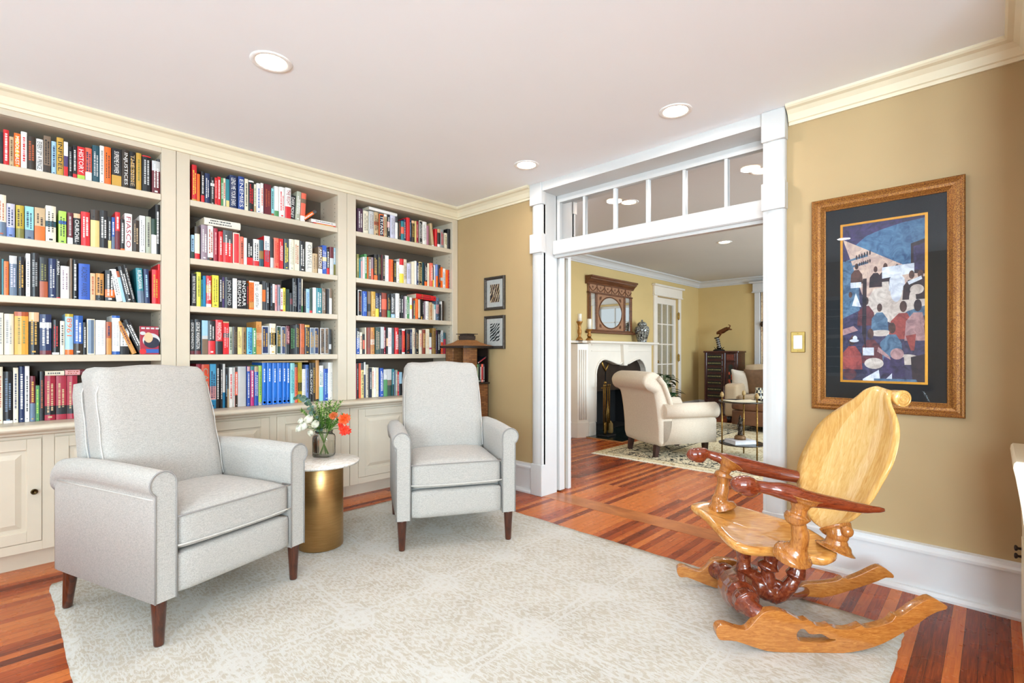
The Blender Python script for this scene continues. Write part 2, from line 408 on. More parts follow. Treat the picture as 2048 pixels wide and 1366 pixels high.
# recessed lights
lens_m = emit('lit_lamp_lens', 'fff4e2', 9); ring_m = plain('white_light_ring', 'f4f2ee', .5)
def downlight(x, y, z, label, scale=1.0, power=14):
    t = thing('recessed_light', label, 'ceiling light', (x, y, z), 0, 'recessed ceiling lights')
    MB().lathe([(.066*scale, -.001), (.07*scale, -.004), (.088*scale, -.004), (.092*scale, 0)], 40).build('trim_ring', ring_m, t)
    MB().lathe([(0, -.002), (.067*scale, -.002)], 32).build('lens', lens_m, t)
    ld = bpy.data.lights.new('lamp_light', 'AREA'); ld.shape = 'DISK'; ld.size = .13; ld.energy = power; ld.color = (.95, .97, 1)
    lo = bpy.data.objects.new('lamp_light', ld); COL.objects.link(lo); lo.location = (x, y, z-.012)
LP = 8
downlight(.914, 2.443, CEIL, 'round recessed ceiling light above the pair of recliners', 1, LP)
downlight(2.677, 1.299, CEIL, 'recessed ceiling light in front of the transom', 1, LP)
downlight(2.697, 2.450, CEIL, 'recessed ceiling light near the corner crown of the bookcases', 1, LP)
downlight(6.34, 2.43, 2.53, 'recessed light on the ceiling of the other room, seen below the transom rail', .95, LP)
downlight(4.054, 2.416, 2.53, 'recessed light of the other room behind the third transom pane', .95, LP)
downlight(4.054, 1.274, 2.53, 'recessed light of the other room behind the last transom pane by the column', .95, LP)
# what the side window looks out on: a neighbour's grey siding and a hedge
m = MB()
for i in range(16): m.box((-5.0, -1, i*.18), (-4.95+.02*(i % 2), 7, i*.18+.172))
struct(m.build('exterior_siding', plain('grey_green_siding', '5d6660', .7)), 'grey siding of the house next door')
m = MB(); hr = random.Random(9)
for i in range(900):
    p = Vector((-3.6+hr.uniform(-.35, .35), hr.uniform(.2, 6), hr.uniform(.1, 1.35))); d = Vector((hr.uniform(-1, 1), hr.uniform(-1, 1), hr.uniform(-.2, 1))).normalized(); sd = d.orthogonal()*.03
    m.add([p-d*.06, p+sd, p+d*.07, p-sd], [(0, 1, 2, 3)])
struct(m.build('exterior_hedge', plain('hedge_leaf', '3c5a38', .6, var=.3)), 'green hedge outside the side window')
BOOKS = """
@L1 0 220 6.0235
0 38 265 black
38 110 238 red k=white
110 168 322 tan k=brown
168 248 280 orange k=yellow T=MIDDLE EAST:white
250 325 270 white k=red
325 430 322 dbrown k=rust
432 522 350 white T=EVERY SPY A PRINCE:black
525 612 315 umber f=dbrown:.22 k=black
618 680 378 sky k=navy
682 765 335 gold T=INFIDEL:black
768 820 385 white m=purple:.4:.35 f=red:.3
825 875 440 black k=lgrey f=sky:.06
875 925 430 black k=white f=red:.14
928 1022 450 red T=HISTORY:white f=lime:.14
1025 1108 460 coral k=navy f=white:.28
1112 1200 430 dteal k=lgrey
1200 1255 435 white k=grey
1255 1338 450 orange k=dbrown
1345 1465 465 black T=SUPREME POWER:white f=gold:.3
1468 1555 480 dbrown T=INJUSTICES:white
1558 1635 505 black T=THE NINE:tan k=gold
1640 1705 520 gold k=olive
1712 1818 555 black k=lgrey t=red:.03
1828 1928 620 maroon t=lgrey:.3 k=white
1930 1965 600 dgrey
@L2 0 380 6.0235
-40 75 60 cream f=slate:.35 k=rust
75 180 165 lav f=periwinkle:.3 k=navy
190 290 190 mustard f=olive:.3 k=dbrown
298 408 198 aqua f=slate:.3 k=navy
415 545 215 tan f=orange:.45 k=dbrown
548 675 195 cream m=dteal:.42:.16 k=black
705 800 255 lime m=blue:.3:.1 k=dgreen
810 880 275 maroon f=white:.22 k=lgrey
885 970 285 black T=CHURCHILL:white t=peach:.14
975 1085 265 red k=white
1090 1200 240 dbrown f=straw:.72 k=black
1200 1300 248 black k=white
1302 1342 325 black f=straw:.27 k=lgrey
1345 1385 330 blue k=white f=slate:.4
1385 1445 270 red k=white f=maroon:.5
1448 1500 355 black k=white f=orange:.06
1500 1592 288 white T=FIASCO:crimson
1597 1678 365 dbrown k=tan
1680 1750 312 white k=grey
1755 1818 325 sage k=dgrey
1820 1885 350 dgreen f=white:.55
1888 1945 180 black k=white
@L3 0 490 6.0235
-20 20 150 dbrown
20 45 170 teal
45 105 200 orange k=rust
110 205 130 slate k=lav t=lgrey:.2
208 298 145 black k=gold
310 365 105 white k=grey
370 468 100 black k=grey
475 578 150 black f=rust:.4 k=olive
582 675 165 navy k=lgrey
678 726 170 black T=ROBIN:white f=red:.03
728 838 255 white k=mauve
840 870 165 umber
872 940 180 black k=white
945 1082 230 royal T=ACADEMY AWARDS:navy
1085 1148 342 peach k=rust
1152 1252 345 ochre f=black:.2 k=black
1265 1385 308 black m=orange:.62:.25 k=white
1405 1480 300 white L=-10 k=grey
1482 1520 320 sky L=-11 t=rust:.2
1525 1600 265 black L=-12 k=white
1605 1640 245 black L=-12 T=THE FILMS OF AKIRA KUROSAWA:white
1658 1738 285 teal L=-3 f=slate:.35 T=KUROSAWA:white
1742 1805 295 navy L=-2 k=sky
1830 1915 300 red k=gold
1925 1950 235 red
@L4 0 600 6.0235
-30 42 155 cream k=grey
48 168 168 cream k=grey
172 342 145 amber k=olive t=rust:.1
345 470 150 black t=peach:.22 k=gold
475 620 175 navy f=maroon:.1 m=lgrey:.2:.14 k=white
626 716 240 black k=red f=white:.06
722 780 255 cream k=dgrey
782 882 170 sky T=1968:orange:up t=mustard:.07 f=orange:.12
886 1000 190 blue f=dbrown:.28 k=white
1002 1044 270 black k=white
1046 1145 230 slate b=cream
1150 1275 245 white k=lgrey
1278 1342 265 rust f=ochre:.5 k=navy
1348 1446 190 white t=blue:.06 f=blue:.08 k=lgrey
1450 1560 275 black m=white:.22:.52 k=grey
1590 1650 245 ochre L=-22 k=maroon
1680 1760 225 black L=-22 k=white
@L5 0 700 6.0235
-30 34 205 cream k=rust
38 155 260 black k=slate f=white:.05
157 220 215 cream k=navy
226 295 200 navy k=white
298 355 195 white k=dgrey
358 425 315 maroon f=slate:.4 k=gold
427 477 430 green k=lime
480 530 260 black k=rust
536 670 310 crimson m=black:.68:.2 k=tan
673 800 310 crimson m=black:.68:.2 k=tan
803 932 310 crimson m=black:.68:.2 k=tan
@M1 370 310 6.4
85 150 130 red k=yellow f=gold:.06
152 190 245 orange
202 248 215 black k=white f=red:.24
255 322 235 navy k=white
326 380 285 black m=white:.22:.1 k=lgrey
381 417 290 red k=pink
418 459 280 red k=white
461 490 295 green k=white
491 522 298 cream k=red
523 565 315 teal f=straw:.25
572 665 262 navy T=LEND ME YOUR EARS:white
682 760 278 royalnavy T=ENEMIES:white
763 809 308 cream k=dgreen
814 882 330 black k=red t=white:.05
886 912 375 cream f=tan:.25 k=green
914 966 368 white k=blue
968 1005 362 white k=coral
1010 1098 378 maroon k=rust
1104 1138 430 aqua k=dteal f=rust:.1
1142 1200 405 white f=green:.2
1203 1276 415 white k=red
1280 1356 425 white T=THE RIGHT:crimson f=red:.4
1340 1405 515 black T=DARK MONEY:white L=3
1410 1468 470 sage L=3 k=white
1472 1535 490 coral L=3 f=white:.2 m=umber:.2:.15
@M2 370 420 6.4
78 118 320 sky f=dgreen:.3 k=navy
121 188 215 dbrown f=red:.22 m=cream:.22:.6
202 286 195 mauve k=white
290 362 205 white k=rust f=black:.1
365 420 235 crimson k=pink
426 481 280 red k=white
486 610 265 red t=dgrey:.38 k=white
613 700 295 red b=cream
702 746 345 coral k=black
750 790 360 white
793 870 372 black k=white f=red:.3
873 948 378 white k=black f=red:.2
951 1011 385 dteal m=bronze:.4:.3
1013 1086 335 red t=white:.45 k=slate
1091 1136 365 black f=lgrey:.35
1139 1206 360 coral k=red
1208 1259 370 red k=white
1266 1326 375 dslate k=yellow
1329 1394 378 cream k=sage
1396 1460 385 cream k=rust
1466 1532 400 black k=white
1542 1626 415 ivory T=ORWELL:grey
1631 1696 560 tan k=umber
1701 1756 475 umber T=AMAZON:white f=white:.18
1758 1812 455 royal m=straw:.4:.15 k=white
1815 1850 495 black f=red:.25 k=white
1853 1905 475 maroon f=lgrey:.6
1906 1955 488 sky f=olive:.4 k=white
@M3 370 530 6.4
82 146 110 black T=BEHIND THE MASK OF INNOCENCE:white
148 206 92 yellowgreen k=olive
207 228 190 teal k=black
230 266 140 bluegreen
270 336 140 red m=gold:.3:.25 f=white:.1 k=white
346 430 135 yellow k=olive
436 473 130 black k=white
476 508 155 purple k=straw
511 606 160 black T=JOHN FORD:lgrey
609 664 175 white k=lgrey
666 790 170 black T=INGMAR BERGMAN:white:two
792 815 230 dbrown k=red
819 881 205 orange t=white:.05 k=rust m=ochre:.72:.22
883 950 215 white T=D.W. GRIFFITH:dgrey
952 990 250 cream k=lgrey
993 1035 205 dgrey m=orange:.3:.4
1039 1084 230 black k=lgrey
1086 1118 230 black k=slate
1121 1151 245 white f=black:.3
1155 1181 255 pink k=coral
1183 1220 255 mauve k=teal
1222 1255 305 white f=crimson:.08 k=crimson
1256 1290 292 yellow k=black
1292 1335 310 dgreen k=black
1338 1374 360 black m=maroon:.3:.3
1378 1440 172 black k=grey
1442 1488 172 dnavy k=grey
1490 1511 178 cream f=green:.2
1516 1546 300 black k=umber
1548 1594 308 sky k=blue
1597 1632 295 dgreen f=red:.1
1636 1675 292 white
1678 1749 298 teal k=white
1752 1800 300 umber k=lgrey
1803 1842 308 black
1845 1878 302 white t=umber:.38
@M4 370 620 6.4
66 122 125 black T=GEORGE WASHINGTON:white f=maroon:.1
126 206 120 black T=GEORGE WASHINGTON:white f=maroon:.1
216 293 135 sky m=lgrey:.45:.25 f=umber:.45
296 388 140 black f=red:.4 k=white
392 485 128 red T=WASHINGTON:white f=black:.38
487 562 150 red k=pink t=tan:.04 m=dgrey:.35:.14
563 609 218 sage k=dgreen
611 672 215 dbrown k=umber
674 731 220 straw k=umber
733 786 222 bronze k=dbrown
789 858 225 skyblue k=navy
861 910 232 green k=white
913 983 150 ochre m=peach:.34:.22 k=rust
986 1078 205 navy b=lgrey k=gold
1083 1165 175 cream m=black:.3:.4 k=gold
1169 1228 208 dgreen b=lgrey k=gold
1231 1286 212 navy b=lgrey k=gold
1291 1340 205 maroon f=black:.35 k=pink
1343 1415 192 black k=green
1419 1467 185 black k=gold
1469 1529 180 rust k=orange
1532 1595 192 black k=gold t=gold:.08
1600 1655 228 slate b=lgrey k=gold
1660 1713 228 navy b=lgrey k=gold
1727 1785 232 umber b=lgrey k=black
1789 1840 232 umber b=lgrey k=black
1846 1878 250 black m=lgrey:.6:.2
@M5 370 700 6.4
140 208 180 crimson
212 316 185 vermilion T=CAPITAL:sage
318 396 180 skyblue m=pink:.5:.3 k=navy f=bluegreen:.18
399 450 178 black k=white
451 480 182 black k=white
482 516 180 white f=bluegreen:.35
518 540 235 black k=sky
542 562 500 tan
563 613 225 white k=red
619 636 225 white k=grey
639 673 230 coral t=dgrey:.1 f=dbrown:.3 k=white
677 785 212 lgrey
792 831 212 royal k=white t=pink:.12
836 882 210 magenta k=white t=teal:.1
886 938 210 royal k=white t=tan:.14
942 985 200 lime f=lgrey:.08 k=green
990 1042 165 azure N=1
1046 1112 165 azure N=2
1116 1178 165 azure N=3
1181 1244 165 azure N=4
1250 1297 165 azure N=5
1301 1340 165 azure N=6
1346 1401 168 aqua k=teal
1406 1445 185 coral t=dgrey:.08 k=rust
1448 1497 160 mustard m=black:.5:.22 k=olive
1500 1545 245 white k=lgrey
1546 1588 190 periwinkle t=blue:.1 k=dgrey
1592 1632 165 black T=OBLOMOV:white
1634 1671 165 dbrown k=gold
1673 1715 130 ochre f=black:.05
1718 1771 200 white f=aqua:.4 k=teal
1775 1846 240 royal k=sky
1849 1878 238 white k=sage
1881 1940 160 white k=lgrey
@R1 700 400 9.309
142 246 160 plum k=white
249 348 205 cream k=dgrey
353 446 215 lgrey k=umber
449 529 230 tan m=rust:.4:.15 k=dbrown
536 632 270 dnavy b=orange T=TRYANS:white
634 692 268 tan t=white:.1 k=umber
696 745 275 black m=pink:.3:.25 k=white
749 842 280 lav k=grey
846 898 285 white t=dgrey:.3
901 939 395 dbrown k=rust
942 1000 398 teal m=coral:.3:.35
1003 1040 360 navy k=lgrey
1043 1108 335 red
1110 1136 350 navy k=sky
1139 1196 390 dbrown t=peach:.12 k=gold
1199 1229 395 straw
1231 1276 395 crimson k=pink
1279 1348 388 black b=cream k=lgrey
1351 1428 408 white k=grey
1431 1472 480 pinkmauve
1530 1575 445 tan L=-7 f=white:.06
1582 1622 540 red
1624 1681 545 black f=white:.18 t=tan:.2
1686 1746 550 grey k=red
1756 1806 618 cream k=olive
1809 1865 545 black
@R2 700 490 9.309
125 168 170 olive k=straw
171 205 265 teal
207 234 300 pink
236 270 225 white k=pink
271 318 170 green k=white
320 338 225 orange
340 391 225 umber k=white
393 441 230 mauve f=coral:.5
446 513 180 black k=gold f=orange:.2
516 578 185 black k=olive
580 600 190 maroon
602 649 195 black k=tan
653 725 195 white k=lgrey
727 759 268 vermilion
762 808 272 orange k=rust
813 859 290 black k=mustard
862 915 320 white k=tan
919 1000 262 white t=red:.25 f=yellow:.4
1003 1062 268 beige k=umber
1066 1139 345 lav k=grey
1146 1200 315 cream
1202 1232 300 white
1236 1275 330 navy k=white
1277 1341 320 black b=straw k=straw
1343 1381 325 dteal
1383 1436 340 black k=white f=orange:.2
1438 1478 345 cream
1481 1536 340 coral k=white
1538 1562 400 dgrey f=yellow:.35
1564 1589 375 white
1591 1633 365 periwinkle f=orange:.5
1636 1679 375 dnavy k=orange
1681 1729 412 orange m=lgrey:.5:.15
1731 1776 440 white k=slate
1779 1814 465 orange
1816 1843 465 red
@R3 700 570 9.309
148 222 95 black b=white k=rust
233 313 120 royal k=sky
326 386 120 umber m=black:.5:.3
390 468 125 gold k=straw
471 540 155 navy f=yellow:.35 k=lgrey
543 586 155 dnavy k=white
593 690 150 brick m=coral:.25:.42
696 755 175 black f=green:.3 k=gold
761 832 165 dgrey k=white f=sky:.15
846 916 160 white k=lgrey
919 955 200 black k=white
957 1000 195 black k=white
1002 1022 210 mauve
1025 1053 210 white k=dgrey
1056 1108 220 green k=white
1110 1152 235 white m=yellow:.35:.2
1156 1180 260 maroon
1182 1210 290 teal k=yellow
1213 1266 255 orange
1269 1315 268 beige f=dgrey:.08
1317 1340 270 black f=gold:.15
1342 1368 300 black k=lgrey
1371 1408 310 mauve
1411 1472 305 white k=lgrey
1474 1527 325 tan k=rust
1530 1562 350 beige
1564 1593 365 white t=aqua:.3
1607 1660 240 slate m=pink:.3:.4 k=black
1663 1694 360 black
1696 1718 305 white
1720 1750 300 dbrown
@R4 700 640 9.309
122 180 150 royal t=black:.38 k=white
187 236 230 cream k=rust
241 276 265 black m=coral:.3:.45
286 310 140 cream
313 379 140 brick k=brown
387 463 140 ochre m=cream:.45:.2 k=rust
467 560 140 dgreen k=tan
567 629 130 lgrey f=black:.2
632 669 135 crimson k=white
672 706 145 black m=peach:.4:.3
710 781 145 white k=red
784 823 150 dslate k=teal
832 902 145 red k=white
906 962 180 black k=mauve
970 1028 165 white m=red:.08:.85 k=orange
1037 1110 180 black k=rust
1114 1150 175 navy k=lgrey
1153 1209 155 beige k=brick
1212 1272 180 black k=tan
1280 1338 190 cream k=coral
1342 1400 180 brick k=straw
1407 1475 170 cream k=peach
1478 1525 240 white t=dgrey:.2 m=magenta:.7:.08
1530 1592 155 bronze k=dbrown
1597 1630 200 plum k=slate
1632 1665 210 black k=white
1668 1689 190 black k=white
1691 1735 195 lgrey f=vermilion:.5 k=teal
1741 1786 235 dteal f=crimson:.7
@R5 700 710 9.309
105 132 160 crimson
134 160 150 black k=lgrey
163 200 155 vermilion
202 260 150 straw t=dgrey:.2 T=AZTEC & MAYA:black
263 296 135 navy t=white:.35
300 350 180 beige k=umber
356 400 245 dnavy k=lgrey
403 440 230 cream k=red
442 482 235 white k=lgrey
484 541 235 cream k=straw
556 616 245 royal k=white
621 692 270 lgrey f=green:.62 k=white
697 780 265 lgrey f=dgreen:.45 m=umber:.4:.2
786 820 260 teal k=white f=dgreen:.4
823 850 290 slate
852 885 280 sage k=white
888 916 310 red k=white
920 975 320 sky f=black:.5
"""
# ------------------------------------------------------------------ built-in bookcases and cabinets
BAYS = {'L': (-.27, .733, -.36, .811, 'left'), 'M': (.884, 1.885, .811, 1.961, 'middle'), 'R': (2.038, 3.033, 1.961, 3.098, 'right')}
SHELF = {'1': 2.130, '2': 1.757, '3': 1.452, '4': 1.141, '5': .776}
FY = 3.70
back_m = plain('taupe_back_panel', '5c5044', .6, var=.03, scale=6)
pin_m = metal('shelf_pin_hole', '3a332a', .5)
for k, (a, b_, u0, u1, word) in BAYS.items():
    t = thing('bookcase', 'tall built-in cream bookcase full of books, %s one of three' % ({'L': 'leftmost', 'M': 'middle', 'R': 'rightmost'}[k]), 'bookcase', (u0, FY, .776), 0, 'built-in cream bookcases')
    L = lambda x, y, z: (x-u0, y-FY, z-.776)
    def part(name, boxes, r=.002, mat=cream_m):
        m = MB()
        for p, q in boxes: m.cbox(L(*p), L(*q), r)
        return m.build(name, mat, t)
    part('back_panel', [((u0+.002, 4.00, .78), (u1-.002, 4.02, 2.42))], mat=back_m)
    part('side_panel', [((a-.02, FY+.018, .777), (a, 4.0, 2.40))]); part('side_panel', [((b_, FY+.018, .777), (b_+.02, 4.0, 2.40))])
    part('stile', [((u0+.0012, FY, .777), (a, FY+.02, 2.42))]); part('stile', [((b_, FY, .777), (u1-.0012, FY+.02, 2.42))])
    part('header', [((a, FY, 2.384), (b_, FY+.02, 2.43))]); part('top_panel', [((a-.018, FY+.02, 2.384), (b_+.018, 4.0, 2.404))])
    for q in '1234':
        z = SHELF[q]; part('shelf', [((a+.001, FY+.002, z-.039), (b_-.001, 3.99, z-.0005))], .003)
    m = MB()
    for x in (a+.0006, b_-.0006):
        s = 1 if x < (a+b_)/2 else -1
        for z in [1.2+i*.032 for i in range(36)]:
            for y in (3.75, 3.94): m.box(L(x, y-.003, z-.003), L(x+s*.0006, y+.003, z+.003))
    m.build('shelf_pin_hole', pin_m, t)

knob_m = metal('antique_brass_knob', '4a3a22', .35)
def raised_door(parent, L, x0, x1, z0, z1, y, name='door'):
    m = MB(); w = .058; d = .012
    P = lambda x, yy, z: L(x, yy, z)
    # frame of the door
    m.cbox(P(x0, y, z0), P(x0+w, y+.02, z1), .002); m.cbox(P(x1-w, y, z0), P(x1, y+.02, z1), .002)
    m.cbox(P(x0+w, y, z0), P(x1-w, y+.02, z0+w), .002); m.cbox(P(x0+w, y, z1-w), P(x1-w, y+.02, z1), .002)
    a0, a1, b0, b1 = x0+w, x1-w, z0+w, z1-w
    ring = lambda e, yy: [P(a0+e, yy, b0+e), P(a1-e, yy, b0+e), P(a1-e, yy, b1-e), P(a0+e, yy, b1-e)]
    R = [ring(0, y+.012), ring(.006, y+.014), ring(.044, y+.003), ring(.048, y+.003)]
    for A, B in zip(R, R[1:]):
        m.add(A+B, [(i, (i+1) % 4, 4+(i+1) % 4, 4+i) for i in range(4)])
    m.add(R[-1], [(0, 1, 2, 3)])
    return m.build(name, cream_m, parent)
def knob(parent, loc, axis='y'):
    m = MB(); m.lathe([(.006, 0), (.005, .012), (.013, .018), (.015, .024), (.012, .028), (.009, .028), (.008, .025), (0, .026)], 20)
    o = m.build('knob', knob_m, parent, loc); o.rotation_euler = (pi/2, 0, 0); return o
LY = 3.67
for k, (u0, u1, doors) in {'L': (-.36, .811, [(-.25, .192, 1), (.244, .69, 0)]), 'M': (.811, 1.97, [(.888, 1.359, 1), (1.411, 1.892, 0)]), 'R': (1.97, 3.098, [(2.042, 2.512, 1), (2.562, 3.03, 0)])}.items():
    t = thing('base_cabinet', 'cream base cabinet with raised-panel doors below the %s bookcase' % {'L': 'leftmost', 'M': 'middle', 'R': 'rightmost'}[k], 'cabinet', (u0, LY, 0), 0, 'cream base cabinets')
    L = lambda x, y, z: (x-u0, y-LY, z)
    m = MB(); m.cbox(L(u0+.001, LY+.006, .102), L(u1-.001, 4.02, .715), .001)
    prev = u0+.001
    for (d0, d1, _) in doors+[(u1-.001, 0, 0)]:
        m.cbox(L(prev, LY, .102), L(d0-.002, LY+.02, .715), .001); prev = d1+.002
    for (d0, d1, _) in doors: m.cbox(L(d0-.002, LY, .102), L(d1+.002, LY+.02, .15), .001); m.cbox(L(d0-.002, LY, .7), L(d1+.002, LY+.02, .715), .001)
    m.build('body', cream_m, t)
    MB().box(L(u0+.001, 3.742, 0), L(u1-.001, 3.76, .102)).build('toe_kick', cream_m, t)
    for (d0, d1, right) in doors:
        dr = raised_door(t, L, d0, d1, .153, .697, LY-.004)
        if k == 'L' and right: knob(dr, L(d1-.03, LY-.004, .42))
m = MB()
n = 10
prof = [(4.02, .7755), (3.63, .7755)]+[(3.63-.03*math.sin(pi*i/n), .7555+.02*math.cos(pi*i/n)) for i in range(1, n)]+[(3.63, .7355), (3.632, .731), (3.645, .729), (3.645, .722), (3.655, .716), (4.02, .716)]
m.prism([(y-3.8, z-.716) for y, z in prof], 'x', -.36, 3.098)
tag(m.build('countertop', cream_m, None, (0, 3.8, .716)), 'long cream ledge with rounded nose between bookcases and base cabinets', 'countertop')

# ------------------------------------------------------------------ books
PAL = dict(black='17171a', dbrown='35291f', brown='5a3d28', umber='7a6450', tan='bfa37c', beige='d3c7b0', cream='e6dcc4', ivory='e2ddcf', straw='e0c983', peach='e0b48c', white='eceae6', lgrey='c3c4c4', grey='8e9090', dgrey='46484b',
 red='cf2027', crimson='9c1f35', maroon='67222c', brick='8a3a2a', rust='a9512b', vermilion='e4502a', orange='ee6a1e', coral='e8684f', ochre='c58a45', amber='e0a040', bronze='8c6a34', gold='c79a3c', mustard='b7a02f', yellow='ecd648', yellowgreen='d8d94a', lime='a9cf52', olive='7c7a3c', sage='a9ac98', green='4f8f58', dgreen='213d31', teal='2b7f8a', dteal='1d4a57', bluegreen='1c7fae', aqua='8fcfd2', sky='9cc4dc', skyblue='4ba6d2', azure='1d6fd0', periwinkle='7189c4', blue='2457a4', royal='2b55b0', royalnavy='24438c', navy='202f57', dnavy='161d33', slate='62748a', dslate='39464f', lav='c6c4da', purple='4a3a6a', plum='4a2a42', mauve='94808c', pink='e0a4a4', pinkmauve='b07488', magenta='c3357c')
WORD = dict(dbrown='dark brown', umber='taupe brown', lgrey='light grey', dgrey='dark grey', yellowgreen='yellow-green', dgreen='dark green', dteal='dark teal', bluegreen='bright blue', skyblue='sky blue', azure='bright blue', periwinkle='lavender blue', royal='royal blue', royalnavy='deep blue', navy='navy blue', dnavy='blue-black', slate='slate blue', dslate='dark slate', lav='pale lavender', pinkmauve='dusty pink', sky='pale blue', straw='straw yellow', vermilion='orange-red')
def bmat(c): return plain('book_'+c, PAL[c], .38, var=.05, scale=25)
page_m = plain('book_pages', 'd8cdb4', .85, var=.08, scale=120)
ORD = 'first second third fourth fifth sixth seventh eighth ninth tenth eleventh twelfth thirteenth fourteenth fifteenth sixteenth seventeenth eighteenth nineteenth twentieth'.split()
def ordinal(i):
    if i <= 20: return ORD[i-1]
    return {2: 'twenty', 3: 'thirty'}[i//10]+('-'+ORD[i % 10-1] if i % 10 else '') if i % 10 else {2: 'twentieth', 3: 'thirtieth'}[i//10]
ROWW = {'1': 'top shelf', '2': 'second shelf', '3': 'third shelf', '4': 'fourth shelf', '5': 'ledge'}
BAYW = {'L': 'leftmost bookcase', 'M': 'middle bookcase', 'R': 'rightmost bookcase'}
rnd = random.Random(5)
def book_mesh(w, h, D, col, opt, hard):
    """cover with rounded spine, pages, printed bands and rows of small print; returns MB, material list, title"""
    m = MB(); mats = [bmat(col), page_m]; title = None
    def mi(c):
        mm = bmat(c)
        if mm not in mats: mats.append(mm)
        return mats.index(mm)
    bulge = min(.006, w*.16) if hard else min(.0015, w*.05)
    nx = 4; xs = [-w/2+w*i/nx for i in range(nx+1)]
    yb = lambda x: -bulge*(1-(2*x/w)**2)
    zs = {0: None, h: None}; bands = []
    border = None; mark = None; num = None
    for o in opt.split(';'):
        if not o: continue
        kk, val = o[0], o[1:]
        if kk in 'ftm':
            q = val.split(':'); c = q[0]; f = float(q[1]) if len(q) > 1 else .1
            if kk == 'f': bands.append((0, f*h, c))
            elif kk == 't': bands.append((h*(1-f), h, c))
            else:
                s = float(q[2]) if len(q) > 2 else .15
                top = 1-f; bands.append((h*max(.02, top-s), h*top, c))
        elif kk == 'b': border = val
        elif kk == 'k': mark = val
        elif kk == 'T': title = val
        elif kk == 'N': num = val
    zz = sorted({0, h, *[round(q, 5) for b3 in bands for q in b3[:2]]}); 
    if border: zz = sorted(set(zz) | {w*.16, h-w*.16})
    for z0, z1 in zip(zz, zz[1:]):
        zc = (z0+z1)/2; c = 0
        for p0, p1, bc in bands:
            if p0-1e-6 <= zc <= p1+1e-6: c = mi(bc)
        for i in range(nx):
            cc = c
            if border and (i in (0, nx-1) or z0 < 1e-6 or z1 > h-1e-6): cc = mi(border)
            xa, xb = xs[i], xs[i+1]
            if border and i == 0: xb = xa+w*.12
            if border and i == 1: xa = xs[0]+w*.12
            if border and i == nx-1: xa = xb-w*.12
            if border and i == nx-2: xb = xs[nx]-w*.12
            m.add([(xa, yb(xa), z0), (xb, yb(xb), z0), (xb, yb(xb), z1), (xa, yb(xa), z1)], [(0, 1, 2, 3)], cc)
    t = .0022 if hard else .0006; ins = .0035 if hard else .0004
    m.box((-w/2, 0, 0), (-w/2+t, D, h)); m.box((w/2-t, 0, 0), (w/2, D, h))
    m.box((-w/2+t, .0005, ins), (w/2-t, D-ins, h-ins), 1)
    for z, fl in ((0, 1), (h, 0)):   # spine's head and tail turn-in
        ring = [(x, yb(x), z) for x in xs]+[(w/2-t, .0008, z), (-w/2+t, .0008, z)]
        m.add(ring, [tuple(range(len(ring)))])
    if mark:
        c = mi(mark); rows = 1 if w < .026 else 2
        z = h*rnd.uniform(.82, .9); zend = h*rnd.uniform(.18, .3)
        for b3 in bands:
            if b3[0] < .01: zend = max(zend, b3[1]+.012)
        for r_ in range(rows):
            xc = 0 if rows == 1 else (-.18+.36*r_)*w; hw = w*(.2 if rows == 1 else rnd.uniform(.07, .14)); hw = min(hw, .0042)
            q = z-(rnd.uniform(0, .15)*h if r_ else 0)
            while q > zend:
                ln = rnd.uniform(.003, .010)
                m.box((xc-hw, yb(xc)-.0004, q-ln), (xc+hw, yb(xc)+.0002, q), c); q -= ln+rnd.uniform(.0015, .005)
        if h > .12 and w > .014 and rnd.random() < .4: m.box((-w*.18, yb(0)-.0004, h*.05), (w*.18, yb(0)+.0002, h*.05+w*.22), c)
    if num:
        c = mi('white'); q = h*.86
        while q > h*.55:
            ln = rnd.uniform(.006, .02); m.box((-.004, yb(0)-.0004, q-ln), (.004, yb(0)+.0002, q), c); q -= ln+.004
        m.lathe([(0, 0), (.008, 0)], 12, c, Matrix.Translation((0, yb(0)-.0005, h*.06)) @ Matrix.Rotation(pi/2, 4, 'X'))
        title = num+':navy:num'
    return m, mats, title, (bands, bulge)
def add_title(o, title, w, h, bands, bulge):
    q = title.split(':'); txt, c = q[0], q[1]; style = q[2] if len(q) > 2 else ''
    lo, hi = .05*h, .96*h
    for p0, p1, _ in bands:
        if p0 < .01 and p1 < .6*h: lo = max(lo, p1+.004)
        if p1 > h*.97 and p0 > h*.4: hi = min(hi, p0-.004)
    lines = txt.split(' ') if style == 'two' else [txt]
    m = MB()
    if style == 'num':
        vs, fs, tw, th = text_mesh(txt, .02); M = Matrix.Translation((0, -bulge-.0005, h*.13)) @ Matrix.Rotation(pi/2, 4, 'X'); m.add(vs, fs, 0, False, M)
    else:
        for i, ln in enumerate(lines):
            vs, fs, tw, th = text_mesh(ln, .02)
            sx = (hi-lo)*.9/tw; sy = w*(.62 if len(lines) == 1 else .36)/th
            sx = min(sx, sy*1.9); sy = min(sy, sx*1.9)
            xo = 0 if len(lines) == 1 else (.24-.48*i)*w
            zc = (lo+hi)/2 if sx*tw > (hi-lo)*.7 else hi-sx*tw/2-.004
            if style == 'up': P = [(-v.y*sy+xo, -bulge-.0005-v.z, zc+v.x*sx) for v in vs]
            else: P = [(v.y*sy+xo, -bulge-.0005-v.z, zc-v.x*sx) for v in vs]
            m.add(P, fs)
    return m.build('title', bmat(c), o, fix=False)
def small_label(col, w, h): 
    return ('thick ' if w > .036 else 'slim ' if w < .017 else '')+WORD.get(col, col)
rows = []; cur = None; count = 0
